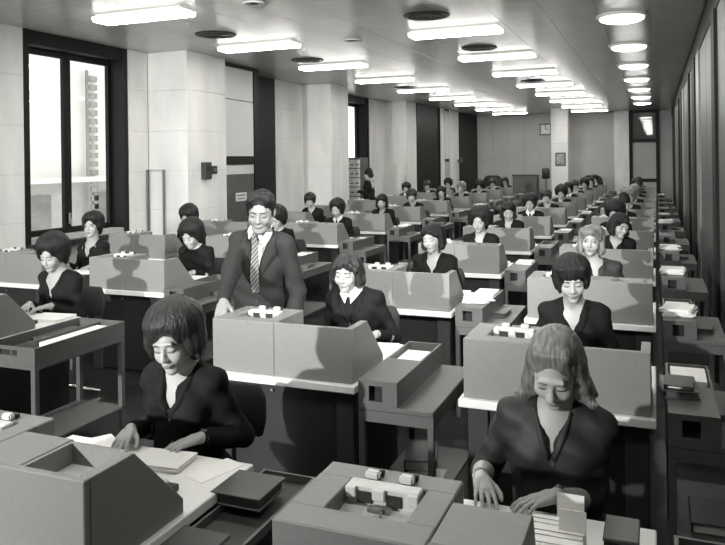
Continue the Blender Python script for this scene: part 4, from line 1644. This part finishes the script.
# ---- the figures farther back: a handful of figures, copied
VAR = [dict(hair='bouffant', hairm='hair_black', yaw=-4, pitch=14, collar='shirt'),
       dict(hair='bob', hairm='hair_black', yaw=8, pitch=18),
       dict(hair='halo', hairm='hair_black', yaw=-10, pitch=22, head=(.01, -.12, 1.145)),
       dict(hair='crop', hairm='hair_brown', yaw=12, pitch=16, head=(-.02, -.11, 1.16)),
       dict(hair='bouffant', hairm='hair_fair', yaw=-6, pitch=12, head=(.02, -.10, 1.16)),
       dict(hair='updo', hairm='hair_black', yaw=28, pitch=20, head=(.03, -.12, 1.155))]
HAIRWORD = ['bouffant black hair', 'bobbed black hair', 'large round black hair', 'short tousled brown hair', 'puffed fair hair', 'pinned-up black hair']
PV = [Proto(make_woman(near=False, **v)) for v in VAR]
PF = [Proto(make_woman(near=False, face=True, **v)) for v in VAR]
PICK = {(3, 4): 1, (3, 5): 0, (3, 6): 3, (3, 7): 2, (3, 8): 0, (3, 9): 3, (3, 10): 2, (3, 11): 1, (3, 12): 0,
        (4, 4): 2, (4, 5): 5, (4, 6): 4, (4, 7): 4, (4, 8): 1, (4, 9): 5, (4, 10): 3, (4, 11): 1,
        (2, 3): 2, (2, 4): 0, (2, 5): 1, (2, 6): 3, (2, 7): 1, (2, 8): 4, (2, 9): 2, (2, 10): 3, (2, 11): 1,
        (1, 3): 2, (1, 4): 1, (1, 5): 3, (1, 8): 0, (1, 9): 3, (1, 10): 2}
for (li, k), v in PICK.items():
    rr = random.Random(li * 100 + k)
    p = (PF if k <= 7 else PV)[v].place(seat(li, k, rr.uniform(-.05, .05), rr.uniform(-.02, .05)), rr.uniform(-.12, .12))
    tag(p, 'woman with %s at desk %s from front, line %s' % (HAIRWORD[v], ORD[k - LINES[li][2]], LINES[li][1]), 'person', 'seated operators')

# ------------------------------------------------------------------ work lying about in the foreground
paper_stack(-1.735, 2.27, .7405, .21, .15, .022, .12, 'stack of white papers under the hand of woman in left foreground', n=7, jit=.06)
paper_stack(-1.515, 2.28, .7405, .10, .20, .0015, -.30, 'single white sheet lying at the right of the left foreground stack')
paper_stack(-2.06, 2.27, .7405, .22, .17, .012, -.5, 'white papers behind the card punch in the left foreground', n=4, jit=.12)
binder(-1.335, 2.22, .701, .19, .19, .042, 0, 'grey binder lying on the tray stand in the left foreground')
binder(-1.33, 1.80, .701, .18, .30, .012, 0, 'thin grey folder on tray stand in front of the binder')
r_ = empty('card_rack', (-.255, 2.07, .7405))
for q in range(9):
    MB().box(-.085, -.125 + q * .022, .004, .06 + .003 * (q % 2), -.106 + q * .022, .10 + .002 * (q % 3)).build('card_bundle', 'card', r_)
MB().box(-.092, -.14, 0, .075, .085, .004).build('base', 'mech_white', r_)
o = MB().box(-.02, .070, .016, .055, .0725, .175, 0, Matrix.Rotation(-.12, 4, 'X')).build('standing_card', 'card', r_)
o = MB().box(-.005, -.02, .012, .068, -.0175, .158, 0, Matrix.Rotation(-.16, 4, 'X')).build('standing_card', 'card', r_)
tag(r_, 'rack of white punch cards with upright cards before the fair-haired woman', 'card rack')
t = empty('card_box', (-.10, 2.17, .7405))
MB().box(-.045, -.07, 0, .045, .07, .075, .003).build('box', 'binder_dark', t)
MB().box(-.047, -.072, .075, .047, .072, .088, .003).build('lid', 'binder_dark', t)
tag(t, 'small grey box on the white desk right of the card rack', 'box')
paper_stack(-1.57, 4.105, .7405, .24, .21, .010, .12, 'white papers by the left hand of woman with shirt collar', n=3, jit=.1)
paper_stack(-4.14, 4.115, .7405, .28, .22, .018, .1, 'white document under the hands of bouffant woman at left edge', n=4, jit=.05)
paper_stack(-3.575, 3.80, .6555, .16, .52, .085, 0, 'long white card deck in the right half of the tray table', 'cards', 'card', name='card_deck', group='card decks')
binder(-3.785, 3.86, .6555, .16, .36, .07, 0, 'dark binder in the left half of the tray table')
binder(.088, 3.62, .801, .15, .24, .035, .05, 'grey binder on right wall side table behind the fair-haired woman')
binder(.088, 3.60, .8365, .12, .18, .02, -.05, 'small dark binder on top of the grey one by right wall', 'binder_dark')
binder(-1.22, 3.86, .2065, .17, .30, .06, .25, 'thick dark binder on lower shelf in the middle foreground', 'binder_dark')
paper_stack(-1.14, 3.64, .2065, .20, .28, .006, .1, 'white papers on lower shelf beside the thick binder')
paper_stack(-1.265, 5.45, .8005, .17, .22, .03, .25, 'loose white papers on side table behind the woman with shirt collar', n=8, jit=.25)
